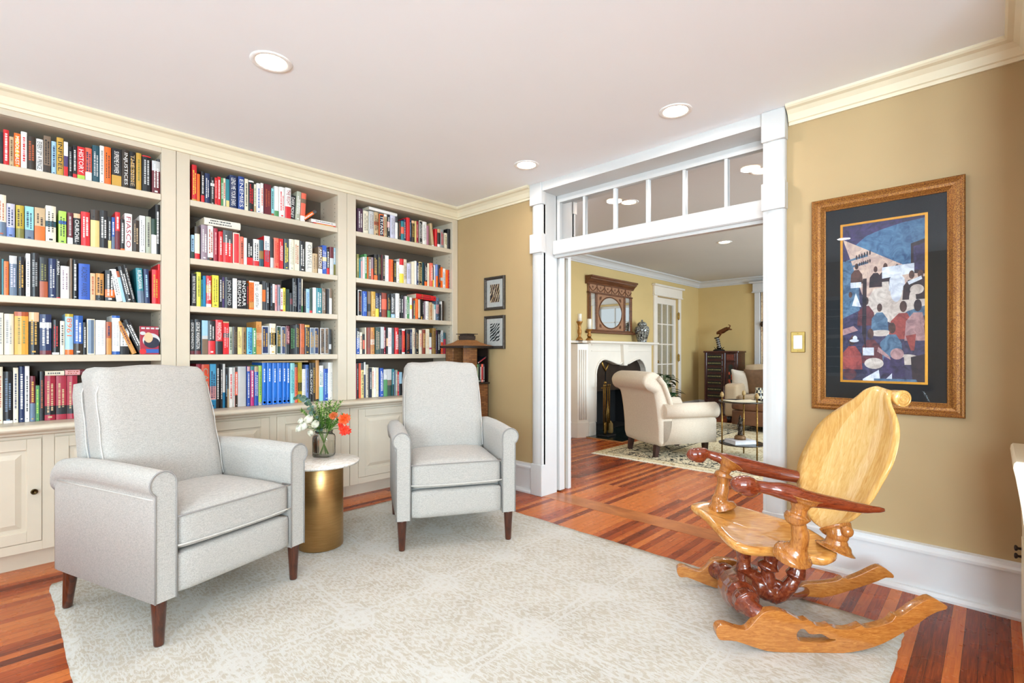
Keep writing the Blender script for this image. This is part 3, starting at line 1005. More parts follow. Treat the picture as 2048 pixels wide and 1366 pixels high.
for ln in BOOKS.strip().splitlines():
    q = ln.split(' ')
    if q[0][0] == '@': cur = q[0][1:]; ox, oy, sc = float(q[1]), float(q[2]), float(q[3]); count = 0; continue
    count += 1; x0, x1, yt = float(q[0]), float(q[1]), float(q[2])
    Y = 3.79 if cur[1] == '5' else 3.735
    X0, X1 = onY(ox+x0/sc, 706, Y).x, onY(ox+x1/sc, 706, Y).x
    h = onY(ox+(x0+x1)/2/sc, oy+yt/sc, Y).z-SHELF[cur[1]]
    opts = []
    for o in q[4:]:
        if len(o) > 1 and o[1] == '=': opts.append(o[0]+o[2:])
        else: opts[-1] += ' '+o
    rows.append((cur, count, X0, X1-X0, h, q[3], ';'.join(opts)))
order = sorted(range(len(rows)), key=lambda i: -rows[i][3]*rows[i][4]/(rows[i][2]*FW.x+3.74*FW.y)**2)
single = set(order[:290])
rest = MB(); rest_m = []
NOTITLE = ('CHURCHILL', 'ORWELL', 'ROBIN', 'KUROSAWA', 'THE FILMS OF AKIRA KUROSAWA', 'JOHN FORD', 'D.W. GRIFFITH', 'INGMAR BERGMAN', 'GEORGE WASHINGTON', 'WASHINGTON', 'AMAZON')
for i, (row, k, x, w, h, c, opt) in enumerate(rows):
    y = 3.79 if row[1] == '5' else 3.735
    y += rnd.uniform(-.006, .006)
    a_, b2 = BAYS[row[0]][:2]
    lean = 0
    op = []
    for o in opt.split(';'):
        if o.startswith('L'): lean = float(o[1:])
        elif o: op.append(o)
    w_ = max(.007, w-.0012); xc = x+w/2
    if lean == 0: xc = min(max(xc, a_+w/2+.001), b_ if False else b2-w/2-.001)
    D = min(.205, .1+.42*h*rnd.uniform(.9, 1.05))
    mb, mats, title, (bands, bulge) = book_mesh(w_, h, D, c, ';'.join(op), w_ > .018 and rnd.random() < .8)
    z = SHELF[row[1]]+.0006
    if lean: z += w_/2*math.sin(abs(math.radians(lean)))+.0004
    if i in single:
        o = mb.build('book', mats, None, (xc, y, z), fix=False)
        if lean: o.rotation_euler = (0, math.radians(lean), 0)
        tw = title.split(':')[0] if title else None
        what = small_label(c, w, h)+' book'
        if tw and tw not in NOTITLE and not title.endswith('num'): what += ' lettered '+tw.lower().replace('&', 'and')
        elif bands: what += ' with %s %s' % (WORD.get(bands[0][2], bands[0][2]), 'foot' if bands[0][0] < .01 else 'head' if bands[0][1] > h*.97 else 'band')
        lb = '%s, %s from left on %s of %s' % (what, ordinal(k), ROWW[row[1]], BAYW[row[0]])
        if len(lb.replace('-', ' ').split()) > 16: lb = lb.replace(' from left on ', ' on ')
        if len(lb.split()) > 16: lb = lb.replace(' lettered ', ' ')
        tag(o, lb, 'book', 'books in the built-in bookcases')
        if title: add_title(o, title, w_, h, bands, bulge)
    else:
        M = Matrix.Translation((xc, y, z)) @ Matrix.Rotation(math.radians(lean), 4, 'Y')
        for mt in mats:
            if mt not in rest_m: rest_m.append(mt)
        o0 = len(rest.v); rest.v += [tuple(M @ Vector(p)) for p in mb.v]; rest.f += [tuple(q+o0 for q in f) for f in mb.f]
        rest.mi += [rest_m.index(mats[q]) for q in mb.mi]; rest.sm += mb.sm
o = rest.build('books', rest_m, None, fix=False)
tag(o, 'remaining slim books standing between the others along all the bookcase shelves', 'books', None, 'stuff')

def lying_book(px0, px1, Y, z, th, D, c, opt, label, tilt=0, yaw=0):
    """a book lying flat, spine to the room"""
    x0 = onY(px0, 700, Y).x; x1 = onY(px1, 700, Y).x; h = x1-x0
    mb, mats, title, (bands, bulge) = book_mesh(th, h, D, c, opt, True)
    M = Matrix.Rotation(-pi/2, 4, 'Y'); mb.v = [tuple(M @ Vector(p)) for p in mb.v]     # h now runs along -x
    mb.v = [(p[0]+h, p[1], p[2]+th/2) for p in mb.v]
    o = mb.build('book', mats, None, (x0, Y, z), fix=False); o.rotation_euler = (0, math.radians(tilt), math.radians(yaw))
    return tag(o, label, 'book', 'books in the built-in bookcases')
lying_book(627, 675, 3.74, 2.1305, .016, .16, 'red', 'kyellow', 'thin red book lying flat at the right end, top shelf of middle bookcase')
lying_book(622, 674, 3.745, 2.1475, .024, .16, 'white', 'kgrey', 'white book lying on a red one, top shelf of middle bookcase')
o = lying_book(606, 642, 3.735, 2.134, .023, .15, 'orange', 'f%s:.2;tdgrey:.15;kwhite' % 'dgrey', 'orange and grey book tipped at a steep slant, top shelf of middle bookcase', -40)
lying_book(408, 481, 3.725, 1.757+.2345, .046, .19, 'ivory', 'kdgrey', 'big ivory book lying across the red ones, second shelf of middle bookcase', 0, 1)
lying_book(737.6, 794, 3.73, 2.13+.208, .024, .17, 'white', '', 'thin white book lying across upright books, top shelf of rightmost bookcase', 1.5)
lying_book(832, 871, 3.72, 1.452+.186, .043, .15, 'red', 'kmaroon;mgold:.3:.02', 'thick red book lying across upright books, third shelf of rightmost bookcase', 2.5)
lying_book(90, 128.5, 3.785, .776+.2485, .025, .19, 'cream', 'kdgrey', 'cream book lying on the crimson volumes behind the nearer recliner')
lying_book(130, 172, 3.785, .776+.2485, .029, .19, 'pink', 'fmaroon:.3;krust', 'pink and maroon book lying on the crimson volumes by the nearer recliner')
lying_book(523, 616, 3.79, .776+.3045, .011, .2, 'tan', '', 'thin tan book lying on the six bright blue volumes')
# paperback shown cover-first
x0, x1 = onY(280, 700, 3.725).x, onY(317, 700, 3.725).x; w = x1-x0; h = .172
m = MB(); m.box((-w/2, 0, 0), (w/2, .014, h), 1); m.box((-w/2-.0006, -.0006, 0), (w/2+.0006, 0, h), 0)
def disc(cx, cz, rx, rz, y, mat, n=20): m.add([(cx+rx*math.cos(2*pi*i/n), y, cz+rz*math.sin(2*pi*i/n)) for i in range(n)], [tuple(range(n))], mat)
disc(.01, h*.5, .044, .044, -.0009, 2); disc(.012, h*.42, .04, .034, -.0012, 3); disc(-.004, h*.6, .022, .032, -.0015, 4); disc(-.032, h*.75, .014, .011, -.0012, 2); disc(-.034, h*.1, .017, .017, -.0015, 5)
m.box((-w*.2, -.0014, .008), (w*.5, -.0009, .032), 6)
for i in range(4): m.box((-w*.42+i*.024, -.0014, h*.9), (-w*.42+i*.024+.018, -.0009, h*.96), 2)
o = m.build('paperback', [bmat('crimson'), page_m, bmat('lgrey'), bmat('dnavy'), bmat('peach'), bmat('red'), bmat('blue')], None, ((x0+x1)/2, 3.715, SHELF['4']+.001), fix=False)
o.rotation_euler = (-.12, 0, 0)
tag(o, 'red paperback with round picture standing cover-first, fourth shelf of leftmost bookcase', 'book', 'books in the built-in bookcases')
# ------------------------------------------------------------------ living-room rug
def rug_mat():
    k = NT('carved_cream_rug'); v = k.coord()
    vv = k.new('ShaderNodeVectorMath', operation='ADD')
    nz = k.new('ShaderNodeTexNoise'); nz.inputs['Scale'].default_value = 22; k.link(v, nz.inputs['Vector'])
    off = k.new('ShaderNodeVectorMath', operation='MULTIPLY_ADD'); k.link(nz.outputs['Color'], off.inputs[0]); off.inputs[1].default_value = (.035, .035, 0); off.inputs[2].default_value = (-.0175, -.0175, 0)
    k.link(v, vv.inputs[0]); k.link(off.outputs[0], vv.inputs[1]); p = vv.outputs[0]
    sx = k.new('ShaderNodeSeparateXYZ'); k.link(p, sx.inputs[0]); x, y = sx.outputs[0], sx.outputs[1]
    # pale lattice of doubled lines with ovals where they cross
    def lines(c, period, o):
        t = k.math('SUBTRACT', k.math('FRACT', k.math('ADD', k.math('DIVIDE', c, period), o)), .5)
        d = k.math('MULTIPLY', k.math('ABSOLUTE', t), period)
        a = k.math('LESS_THAN', k.math('ABSOLUTE', k.math('SUBTRACT', d, .021)), .0055)
        return a, k.math('MULTIPLY', t, period)
    l1, tx = lines(x, .46, .13); l2, ty = lines(y, .62, .3)
    r = k.math('SQRT', k.math('ADD', k.math('POWER', k.math('DIVIDE', tx, .085), 2), k.math('POWER', k.math('DIVIDE', ty, .11), 2)))
    oval = k.math('LESS_THAN', r, 1.0); ring = k.math('LESS_THAN', k.math('ABSOLUTE', k.math('SUBTRACT', k.math('FRACT', k.math('MULTIPLY', r, 3)), .5)), .2)
    # zig-zag rows between the lines
    zz = k.math('ABSOLUTE', k.math('SUBTRACT', k.math('FRACT', k.math('DIVIDE', x, .055)), .5))
    wv = k.math('FRACT', k.math('ADD', k.math('DIVIDE', y, .042), k.math('MULTIPLY', zz, 1.5)))
    zig = k.math('LESS_THAN', wv, .42)
    brk = k.noise(v, 16, 3, .6)
    zig = k.math('MULTIPLY', zig, k.math('GREATER_THAN', brk, .43))
    st1 = k.noise(k.coord('Object', (70, 14, 1), (0, 0, .9)), 1.6, 3, .6, .4); st2 = k.noise(k.coord('Object', (70, 14, 1), (0, 0, -.75)), 1.6, 3, .6, .4)
    strokes = k.math('MAXIMUM', k.math('GREATER_THAN', st1, .565), k.math('GREATER_THAN', st2, .565))
    fade = k.math('GREATER_THAN', k.noise(v, 6, 3, .6), .40)
    lat = k.math('MULTIPLY', k.math('MAXIMUM', l1, l2), fade)
    pat = k.math('MAXIMUM', k.math('MULTIPLY', lat, .8), k.math('MAXIMUM', k.math('MULTIPLY', k.math('MAXIMUM', strokes, k.math('MULTIPLY', zig, .7)), .8), k.math('MULTIPLY', k.math('MULTIPLY', oval, fade), k.math('ADD', .25, k.math('MULTIPLY', ring, .55)))))
    pile = k.noise(k.coord('Object', (90, 150, 1)), 6, 2, .6)
    soft = k.noise(v, 120, 2, .6)
    tone = k.ramp(k.noise(v, 5, 4), [(.35, lin('bbad97')), (.65, lin('cdc3b1'))])
    pale = k.ramp(pile, [(.3, lin('d6d5d1')), (.7, lin('f1f0ec'))])
    low = k.mix(k.math('MULTIPLY', pile, .5), tone, lin('ded9cf'))
    k.base(k.mix(k.math('MULTIPLY', pat, k.math('ADD', .45, k.math('MULTIPLY', soft, .6))), low, pale)); k.set(Roughness=.95, Specular_IOR_Level=.05)
    h = k.math('ADD', k.math('MULTIPLY', pat, .5), k.math('ADD', k.math('MULTIPLY', pile, .6), k.math('MULTIPLY', soft, .6))); k.bump(h, .75, .0075)
    return k.m
rug_m = rug_mat()
rs = random.Random(3)
def rug_edge(u, v):
    return u
RX0, RX1, RY0, RY1 = .2, 2.625, .268, 3.382
m = MB()
NX, NY = 48, 62
def rp(i, j, z):
    x = RX0+(RX1-RX0)*i/NX; y = RY0+(RY1-RY0)*j/NY
    if i in (0, NX): x += rs.uniform(-.004, .004)
    if j in (0, NY): y += rs.uniform(-.004, .004)
    if (i in (0, NX) and j in (0, NY)): x += .012 if i == 0 else -.012; y += .012 if j == 0 else -.012
    return (x, y, z)
for i in range(NX+1):
    for j in range(NY+1):
        e = i in (0, NX) or j in (0, NY); m.v.append(rp(i, j, .006 if e else .0125+rs.uniform(-.0008, .0008)))
for i in range(NX):
    for j in range(NY):
        a = i*(NY+1)+j; m.f.append((a, a+NY+1, a+NY+2, a+1)); m.mi.append(0); m.sm.append(True)
o0 = len(m.v)
ringi = [i*(NY+1) for i in range(NX+1)]+[NX*(NY+1)+j for j in range(1, NY+1)]+[i*(NY+1)+NY for i in range(NX-1, -1, -1)]+[j for j in range(NY-1, 0, -1)]
for q in ringi: x, y, z = m.v[q]; m.v.append((x, y, .0005))
nr = len(ringi)
for q in range(nr): m.f.append((ringi[q], o0+q, o0+(q+1) % nr, ringi[(q+1) % nr])); m.mi.append(0); m.sm.append(False)
tag(m.build('rug', rug_m), 'large cream and beige carved-pile rug under the recliners and the rocking chair', 'rug')
RUGZ = .0125

# ------------------------------------------------------------------ recliners
fab = fabric('oatmeal_weave', 'bcb7b0', 'a09c96', 900, .92, .3)
fab_dark = fabric('recliner_side_gusset', 'a9adb4', '8c9098', 900, .92, .3)
leg_m = wood('walnut_leg', '2f140b', '5a2a16', .28, (8, 8, 1), 10, .3)
pipe_m = plain('grey_piping', '8d8985', .8)
pipe_l = plain('pale_piping', 'c6c1ba', .8)
def make_recliner(label):
    t = thing('recliner', label, 'armchair', (0, 0, 0), 0, 'pair of oatmeal recliners')
    for s in (-1, 1):
        # arm: scroll-topped slab swept front to back
        n = 16; cx, cz, r = .322, .632, .05
        prof = [(.272, .178), (.272, .60)]
        for i in range(n+1):
            a = math.radians(178)-math.radians(232)*i/n
            prof.append((cx+r*math.cos(a)*(1.0), cz+r*math.sin(a)))
        prof += [(.352, .575), (.352, .178)]
        prof[1] = (.272, .60)
        ys = [(-.03, .97, .0), (-.024, 1, 0), (.0, 1, 0), (.2, 1, .004), (.4, 1, .004), (.6, 1, -.004), (.69, .97, -.016), (.715, .93, -.028), (.728, .84, -.05)]
        m = MB(); K = len(prof)
        vs = []
        for (y, sc, dz) in ys:
            for (x, z) in prof:
                xx = cx+(x-cx)*sc; zz = z if z < .3 else z+dz
                if sc < .96: zz = .178+(zz-.178)*(1-(1-sc)*.25)
                vs.append((s*xx, y, zz))
        fs = [(i*K+j, i*K+(j+1) % K, (i+1)*K+(j+1) % K, (i+1)*K+j) for i in range(len(ys)-1) for j in range(K)]
        m.add(vs, fs, 0, True); m.add(vs[:K], [tuple(range(K))], 0, False); m.add(vs[-K:], [tuple(range(K))], 0, False)
        # overlapping front facing strip: slightly swollen
        arm = m.build('arm', fab, t)
        m = MB(); pth = [(s*(cx+(x-cx)*.99), -.0325, z) for x, z in prof]; pth = [pth[0]]+pth[1:]
        m.tube(pth, .0036, 6); m.build('piping', pipe_m, arm)
        m = MB(); m.tube([(s*.353, y, .575+.0*y) for y in (-.02, .1, .3, .5, .69)], .0026, 6); m.build('seam', pipe_l, arm)
    # body between the arms
    MB().rbox((-.27, .03, .18), (.27, .70, .36), .02, 6).build('body', fab, t)
    MB().rbox((-.268, -.03, .182), (.268, .04, .343), .022, 8, fn=lambda p, u: p+Vector((0, -.006*(1-u.x**2)*(1-u.z**2), 0))).build('front_panel', fab, t)
    def crownf(p, u):
        if u.z > 0: p = p+Vector((0, 0, .03*u.z*(1-u.x**2)*(1-abs(u.y+.1)**2.5 if abs(u.y+.1) < 1 else 0)))
        if u.y < 0: p = p+Vector((0, .012*u.y*(1-u.x**2), 0))
        return p
    cu = MB().rbox((-.2675, -.028, .352), (.2675, .53, .495), .028, 12, fn=crownf).build('seat_cushion', fab, t)
    for z, mt, w in ((.492, pipe_m, .002), (.377, pipe_l, -.001)):
        pts = [(-.266, .02, z)]+[(-.266+.532*i/16, -.0335-.0118*(1-(2*i/16-1)**2)-.001, z+w*2*(1-(2*i/16-1)**2)) for i in range(17)]+[(.266, .02, z)]
        MB().tube(pts, .0036, 6).build('piping', mt, cu)
    # back: tall loose cushion leaning on a slimmer shell
    def lean(p, u):
        z = p.z; k = (z-.45)/.6
        y = p.y+.155*k
        y -= .022*(1-u.x**2)*(1-u.z**2) if u.y < 0 else 0
        if u.z > .6 and u.y > 0: y += .03*(u.z-.6)/.4
        x = p.x*(1+.03*math.sin((z-.45)*5))*(1-.05*max(0, k))
        z += .012*(1-u.x**2)*max(0, u.z)+.004*math.sin(u.x*7+1)*max(0, u.z)
        return Vector((x, y, z))
    bc = MB().rbox((-.268, .43, .46), (.268, .585, 1.062), .05, 14, fn=lean).build('back_cushion', fab, t)
    for s in (-1, 1):
        for yo, mt in ((.452, pipe_l), (.572, pipe_l)):
            pts = []
            for i in range(15):
                z = .5+.53*i/14; k = (z-.45)/.6; x = .266*(1+.03*math.sin((z-.45)*5))*(1-.05*k)
                if i >= 13: x -= .012*(i-12)
                pts.append((s*(x-.002), yo+.155*k+.004*math.sin(i*1.3), z))
            MB().tube(pts, .0032, 6).build('piping', mt, bc)
    sh = MB().rbox((-.262, .605, .3), (.262, .70, 1.0), .03, 8, fn=lambda p, u: p+Vector((0, .11*(p.z-.3)/.7-.0, 0))).build('back_shell', fab, t)
    MB().rbox((-.245, .56, .4), (.245, .64, .94), .02, 6, fn=lambda p, u: p+Vector((0, .155*(p.z-.45)/.6*.8, 0))).build('gusset', fab_dark, sh)
    for x in (-.318, .318):
        for y in (.005, .655):
            m = MB(); sp = .02 if y > .3 else 0
            m.lathe([(.0165, -.178), (.018, -.172), (.027, -.01), (.0275, 0)], 20)
            for i, p in enumerate(m.v): m.v[i] = (p[0], p[1]+sp*(-p[2])/.178*1.6, p[2])
            m.build('leg', leg_m, t, (x, y, .179+.0))
    return t
rc = make_recliner('oatmeal recliner with walnut legs nearest the cabinet knob, turned away from the doorway')
rc.location = (.759, 2.442, RUGZ); rc.rotation_euler = (0, 0, math.radians(18.4))
rc['label'] = 'larger-looking oatmeal recliner on the near side of the marble-topped side table'
r2 = dup(rc, (1.918, 2.300, RUGZ), math.radians(-29.7), 'oatmeal recliner in the corner between side table and brick-patterned tower')

# ------------------------------------------------------------------ side table, vase, flowers
def marble():
    k = NT('white_marble'); v = k.coord()
    a = k.noise(v, 6, 6, .62, 1.6); b2 = k.noise(v, 14, 4, .6, 2.2)
    vein = k.math('ABSOLUTE', k.math('SUBTRACT', a, .5))
    k.base(k.mix(k.math('MULTIPLY', b2, .25), k.ramp(vein, [(0, lin('cfc6b8')), (.015, lin('e2dcd2')), (.05, lin('efece6'))]), lin('e9e2d8')))
    k.set(Roughness=.18); return k.m
def brushed(name, c1, c2):
    k = NT(name); v = k.coord('Object', (1, 1, 60))
    n = k.noise(v, 14, 3); k.base(k.ramp(n, [(.3, lin(c1)), (.7, lin(c2))])); k.set(Metallic=1, Roughness=.34, Anisotropic=.6); k.bump(n, .05, .001); return k.m
brass_m = brushed('brushed_brass', 'b58d57', 'd0a670')
TX, TY = 1.36, 2.885
t = thing('side_table', 'round marble-topped side table on brushed brass drum between recliners', 'side table', (TX, TY, RUGZ))
MB().lathe([(.124, 0), (.128, .004), (.128, .477), (.126, .48)], 64).build('drum_base', brass_m, t)
MB().lathe([(0, .48), (.19, .48), (.214, .484), (.222, .491), (.222, .496), (.219, .5), (0, .5)], 64).build('tabletop', marble(), t)
TZ = RUGZ+.5
VX, VY = 1.385, 2.86
vp = onZ(648, 912, TZ); VX, VY = vp.x, vp.y
vase = thing('vase', 'square clear glass jar holding the bouquet on the marble table', 'vase', (VX, VY, TZ+.0004), math.radians(38))
glass_m = pane_glass('clear_jar_glass', (.985, .992, .988), 1.45)
def sq(r, z, w):  # rounded square ring
    pts = []
    for q in range(4):
        for i in range(5):
            a = q*pi/2+i*pi/8; pts.append(((w-r)*(1 if q in (0, 3) else -1)+r*math.cos(a), (w-r)*(1 if q in (0, 1) else -1)+r*math.sin(a), z))
    return pts
def ringskin(m, rings, mat=0, smooth=True):
    n = len(rings[0]); vs = [p for r_ in rings for p in r_]
    m.add(vs, [(i*n+j, i*n+(j+1) % n, (i+1)*n+(j+1) % n, (i+1)*n+j) for i in range(len(rings)-1) for j in range(n)], mat, smooth)
m = MB(); rings = [sq(.02, .0, .048), sq(.018, .004, .053), sq(.016, .012, .0545), sq(.016, .118, .0545), sq(.02, .130, .052), sq(.026, .138, .046), sq(.03, .142, .045), sq(.03, .150, .046), sq(.03, .154, .0465)]
ringskin(m, rings)
m.add(rings[0], [tuple(range(20))]); m.build('glass_body', glass_m, vase, fix=False)
m = MB(); m.tube([Vector(p)+Vector((0, 0, .0)) for p in sq(.03, .154, .0465)], .0022, 6, closed=True); m.build('rim', pane_glass('jar_rim_glass', (.86, .93, .93), 1.6), vase)
m = MB(); ringskin(m, [sq(.016, .005, .05), sq(.014, .09, .0525)]); m.add(sq(.014, .09, .0525), [tuple(range(20))]); m.add(sq(.016, .005, .05), [tuple(range(20))])
m.build('water', pane_glass('vase_water', (.975, .99, .97), 1.2), vase, fix=False)
stem_m = plain('green_stem', '5b7a32', .5, var=.2, scale=60)
leaf_m = plain('filler_leaf', '5f8a35', .55, var=.3, scale=80)
bud_m = plain('pale_bud', 'b9c47a', .6, var=.2, scale=80)
euc_m = plain('eucalyptus_leaf', '4c6657', .6, var=.25, scale=60)
petal_w = plain('cream_rose_petal', 'f2efdf', .6, var=.04, scale=40)
petal_o = plain('orange_petal', 'e8571f', .5, var=.25, scale=50)
petal_r = plain('orange_red_petal', 'e2341a', .5, var=.2, scale=50)
VD = VX*FW.x+VY*FW.y
def base_pt(): 
    a = rnd.uniform(0, 2*pi); return Vector((VX+.026*math.cos(a), VY+.026*math.sin(a), TZ+.012))
def neck_pt(p):
    d = Vector((p.x-VX, p.y-VY, 0)); l = d.length
    return Vector((VX, VY, TZ+.15))+d*min(1, .03/max(l, .001))
def curve(p0, p1, p2, n=8):
    return [p0.lerp(p1, t/n).lerp(p1.lerp(p2, t/n), t/n) for t in range(n+1)]
def stempath(tip, n=10):
    nk = neck_pt(tip); b0 = Vector((2*VX-nk.x, 2*VY-nk.y, 0)); b0.z = TZ+.012; b0 = Vector((VX, VY, TZ+.012))+(b0-Vector((VX, VY, TZ+.012)))*.9
    lo = [b0.lerp(nk, i/4) for i in range(4)]
    return lo+curve(nk, nk+Vector((0, 0, .03))+(tip-nk)*.35, tip, n)
def leaf(m, p, d, L, W, mat, droop=.2, up=Vector((0, 0, 1)), n=4):
    d = d.normalized(); side = d.cross(up)
    if side.length < .01: side = Vector((1, 0, 0))
    side.normalize(); nrm = side.cross(d)
    pts = []
    for i in range(n+1):
        t = i/n; w = W*math.sin(pi*min(.97, t*.94+.03))**.8; c = p+d*(L*t)-up*(droop*L*t*t)
        pts += [c-side*w+nrm*w*.3, c-nrm*.0, c+side*w+nrm*w*.3]
    fs = []
    for i in range(n): a = i*3; fs += [(a, a+1, a+4, a+3), (a+1, a+2, a+5, a+4)]
    m.add(pts, fs, mat, True)
def rose(px, py, r, label):
    tip = at(px, py, VD-.03); P = stempath(tip)
    root = thing('white_rose', label, 'flower', P[0], 0, 'white roses in the jar')
    O = P[0]; Q = [p-O for p in P]
    MB().tube(Q, .0022, 6).build('stem', stem_m, root)
    m = MB(); ax = (P[-1]-P[-2]).normalized(); ax = (ax+Vector((-.2, -.5, .5))).normalized(); C = P[-1]-O
    x = ax.orthogonal().normalized(); y = ax.cross(x)
    for ring, (cnt_, rr, hh, open_) in enumerate(((3, .45, 1.0, .05), (4, .7, .95, .25), (5, .95, .85, .5))):
        for i in range(cnt_):
            a0 = 2*pi*i/cnt_+ring*.7
            def pf(u, v, a0=a0, rr=rr, hh=hh, open_=open_, cnt_=cnt_):
                a = a0+(u-.5)*2*pi/cnt_*1.5; t = v
                rad = r*rr*(math.sin(pi*.5*min(1, t*1.25)))*(1-.25*max(0, t-.6))+open_*r*.5*max(0, t-.65)
                z = r*1.7*hh*(t-.45)*(1-.18*(2*u-1)**2)
                return C+x*(rad*math.cos(a))+y*(rad*math.sin(a))+ax*z
            m.grid(pf, 5, 6, 0)
    m.build('bloom', petal_w, root)
    m = MB()
    for i in range(3):
        q = Q[7+i]; leaf(m, q, Vector((rnd.uniform(-1, 1), rnd.uniform(-1, 1), .2)), .03, .008, 0)
    m.build('leaf', leaf_m, root)
rose(620, 841, .031, 'largest white rose, topmost of the cluster in the jar'); rose(610.5, 853, .031, 'white rose low on the left of the rose cluster')
rose(633.5, 850, .026, 'white rose leaning right, nearest the green filler'); rose(600.5, 858, .024, 'small white rose at the far left edge of the bouquet')
rose(603.6, 843, .020, 'half-open white rose bud at upper left of the cluster'); rose(623.5, 865, .020, 'small white rose low beside the jar rim')
def lily(px, py, r, mat, label, n=9, name='orange_flower'):
    tip = at(px, py, VD-.03); P = stempath(tip); O = P[0]
    root = thing(name, label, 'flower', O, 0, 'orange flowers in the jar'); Q = [p-O for p in P]
    MB().tube(Q, .002, 6).build('stem', stem_m, root)
    m = MB(); C = Q[-1]
    for h in range(n):
        c = C+Vector((rnd.uniform(-1, 1), rnd.uniform(-1, 1), rnd.uniform(-.8, .8)))*r*.55
        ax = ((c-C)+Vector((-.01, -.02, .004))).normalized()
        x = ax.orthogonal().normalized(); y = ax.cross(x)
        for i in range(6):
            a = 2*pi*i/6+h; d = (x*math.cos(a)+y*math.sin(a))*.8+ax*.75
            leaf(m, c, d, r*1.1, r*.27, 0, .25, ax)
    m.build('petals', mat, root)
lily(687, 838, .03, petal_o, 'orange flower head high at the right of the bouquet'); lily(690, 860, .028, petal_r, 'orange-red flower drooping lowest at the right of the bouquet')
lily(681, 851, .016, petal_r, 'red-orange flower tucked between the two larger orange ones', 6); lily(667, 832, .02, plain('rust_petal', 'b8551f', .55, var=.2, scale=50), 'rust-coloured bloom above the jar among the green filler', 6)
# eucalyptus
pp = [at(px, py, VD-.02) for px, py in ((640, 862), (634, 845), (627, 828), (622, 817), (617, 807), (611, 800), (604, 796), (596, 794), (590, 797))]
P = stempath(pp[0])[:-1]+pp; O = P[0]
root = thing('eucalyptus_sprig', 'arching dark eucalyptus sprig reaching up over the bookcase ledge', 'foliage', O)
MB().tube([p-O for p in P], [.002]*len(P), 6).build('stem', stem_m, root)
m = MB()
for i in range(14, len(P)):
    for s in (-1, 1):
        for q in (0, .5):
            p = P[i-1].lerp(P[i], q)-O; d = Vector((rnd.uniform(-.4, .4)+.3*s, -.3*s, rnd.uniform(.1, .7)*s+.2)); leaf(m, p, d, .024, .0105, 0, .1, Vector((rnd.uniform(-.5, .5), -1, .3)).normalized())
m.build('leaves', euc_m, root)
# airy green filler
tips = [(633, 806), (643, 805), (653, 806), (661, 800), (672, 806), (683, 803), (648, 818), (657, 822), (639, 822), (666, 818), (622, 820), (602, 822), (645, 838), (655, 842), (690, 830), (700, 833)]
for i, (px, py) in enumerate(tips):
    tip = at(px, py, VD+rnd.uniform(-.02, .05)); P = stempath(tip, 12); O = P[0]
    root = thing('filler_sprig', 'airy green filler sprig rising from the middle of the jar', 'foliage', O, 0, 'green filler sprigs in the jar')
    MB().tube([p-O for p in P], .0014, 5).build('stem', stem_m, root)
    m = MB()
    for j in range(5, len(P)-1):
        for q in range(6):
            p = P[j].lerp(P[j+1], q/6)-O; leaf(m, p, Vector((rnd.uniform(-1, 1), rnd.uniform(-1, 1), rnd.uniform(.2, 1))), rnd.uniform(.018, .034), .0042, 0, .1, n=2)
    for j in range(26):
        p = P[-1].lerp(P[-5], rnd.random())-O+Vector((rnd.uniform(-1, 1), rnd.uniform(-1, 1), rnd.uniform(-1, 1)))*.008; m.ball(p, rnd.uniform(.002, .0036), 1, 4)
    m.build('leaves', [leaf_m, bud_m], root)

# ------------------------------------------------------------------ woven brick tower in the corner
def brickm():
    k = NT('woven_brick_bamboo'); v = k.coord('Object', (1, 1, 1))
    sp = k.new('ShaderNodeSeparateXYZ'); k.link(v, sp.inputs[0]); cb = k.new('ShaderNodeCombineXYZ')
    k.link(k.math('ADD', sp.outputs[0], sp.outputs[1]), cb.inputs[0]); k.link(sp.outputs[2], cb.inputs[1])
    br = k.new('ShaderNodeTexBrick'); k.link(cb.outputs[0], br.inputs['Vector']); br.inputs['Scale'].default_value = 1; br.inputs['Brick Width'].default_value = .055; br.inputs['Row Height'].default_value = .0155
    br.inputs['Mortar Size'].default_value = .0012; br.inputs['Color1'].default_value = lin('6f4424'); br.inputs['Color2'].default_value = lin('95673a'); br.inputs['Mortar'].default_value = lin('3a1d0c')
    n = k.noise(v, 60, 3); k.base(k.mix(k.math('MULTIPLY', n, .5), br.outputs['Color'], lin('6b3a18'))); k.set(Roughness=.55)
    k.bump(k.math('SUBTRACT', n, br.outputs['Fac']), .5, .003); return k.m
bk = brickm(); dk = plain('tower_dark_wood', '22160f', .45)
X0, X1, Y0, Y1 = 2.755, 3.035, 3.205, 3.46
t = thing('media_tower', 'pagoda-roofed tower of woven brick pattern in the corner, holding discs', 'media tower', (X0, Y0, 0))
L = lambda x, y, z: (x-X0, y-Y0, z)
XM, YM = X0+.145, Y0+.12
m = MB(); m.box(L(X0+.125, Y0+.125, .02), L(X1-.12, Y1-.115, 1.19)); m.box(L(X1-.008, Y0+.004, .02), L(X1, Y1-.004, 1.19)); m.box(L(X0+.004, Y1-.008, .02), L(X1-.004, Y1, 1.19)); m.build('core', dk, t)
for z0, z1, flip in ((.895, 1.192, 0), (.47, .88, 1), (.04, .455, 0)):
    m = MB()
    if not flip: m.cbox(L(X0, Y0, z0), L(XM, Y0+.02, z1), .002); m.cbox(L(X0, 3.352, z0), L(X0+.12, Y1-.009, z1), .002)
    else: m.cbox(L(XM, Y0, z0), L(X1-.009, YM, z1), .002); m.cbox(L(X0, YM, z0), L(X0+.12, Y1-.1, z1), .002)
    m.build('brick_panel', bk, t)
m = MB()
for z in (.02, .4625, .8875): m.cbox(L(X0-.008, Y0-.008, z-.0075), L(X1+.008, Y1+.008, z+.0075), .002)
m.build('tier_board', dk, t)
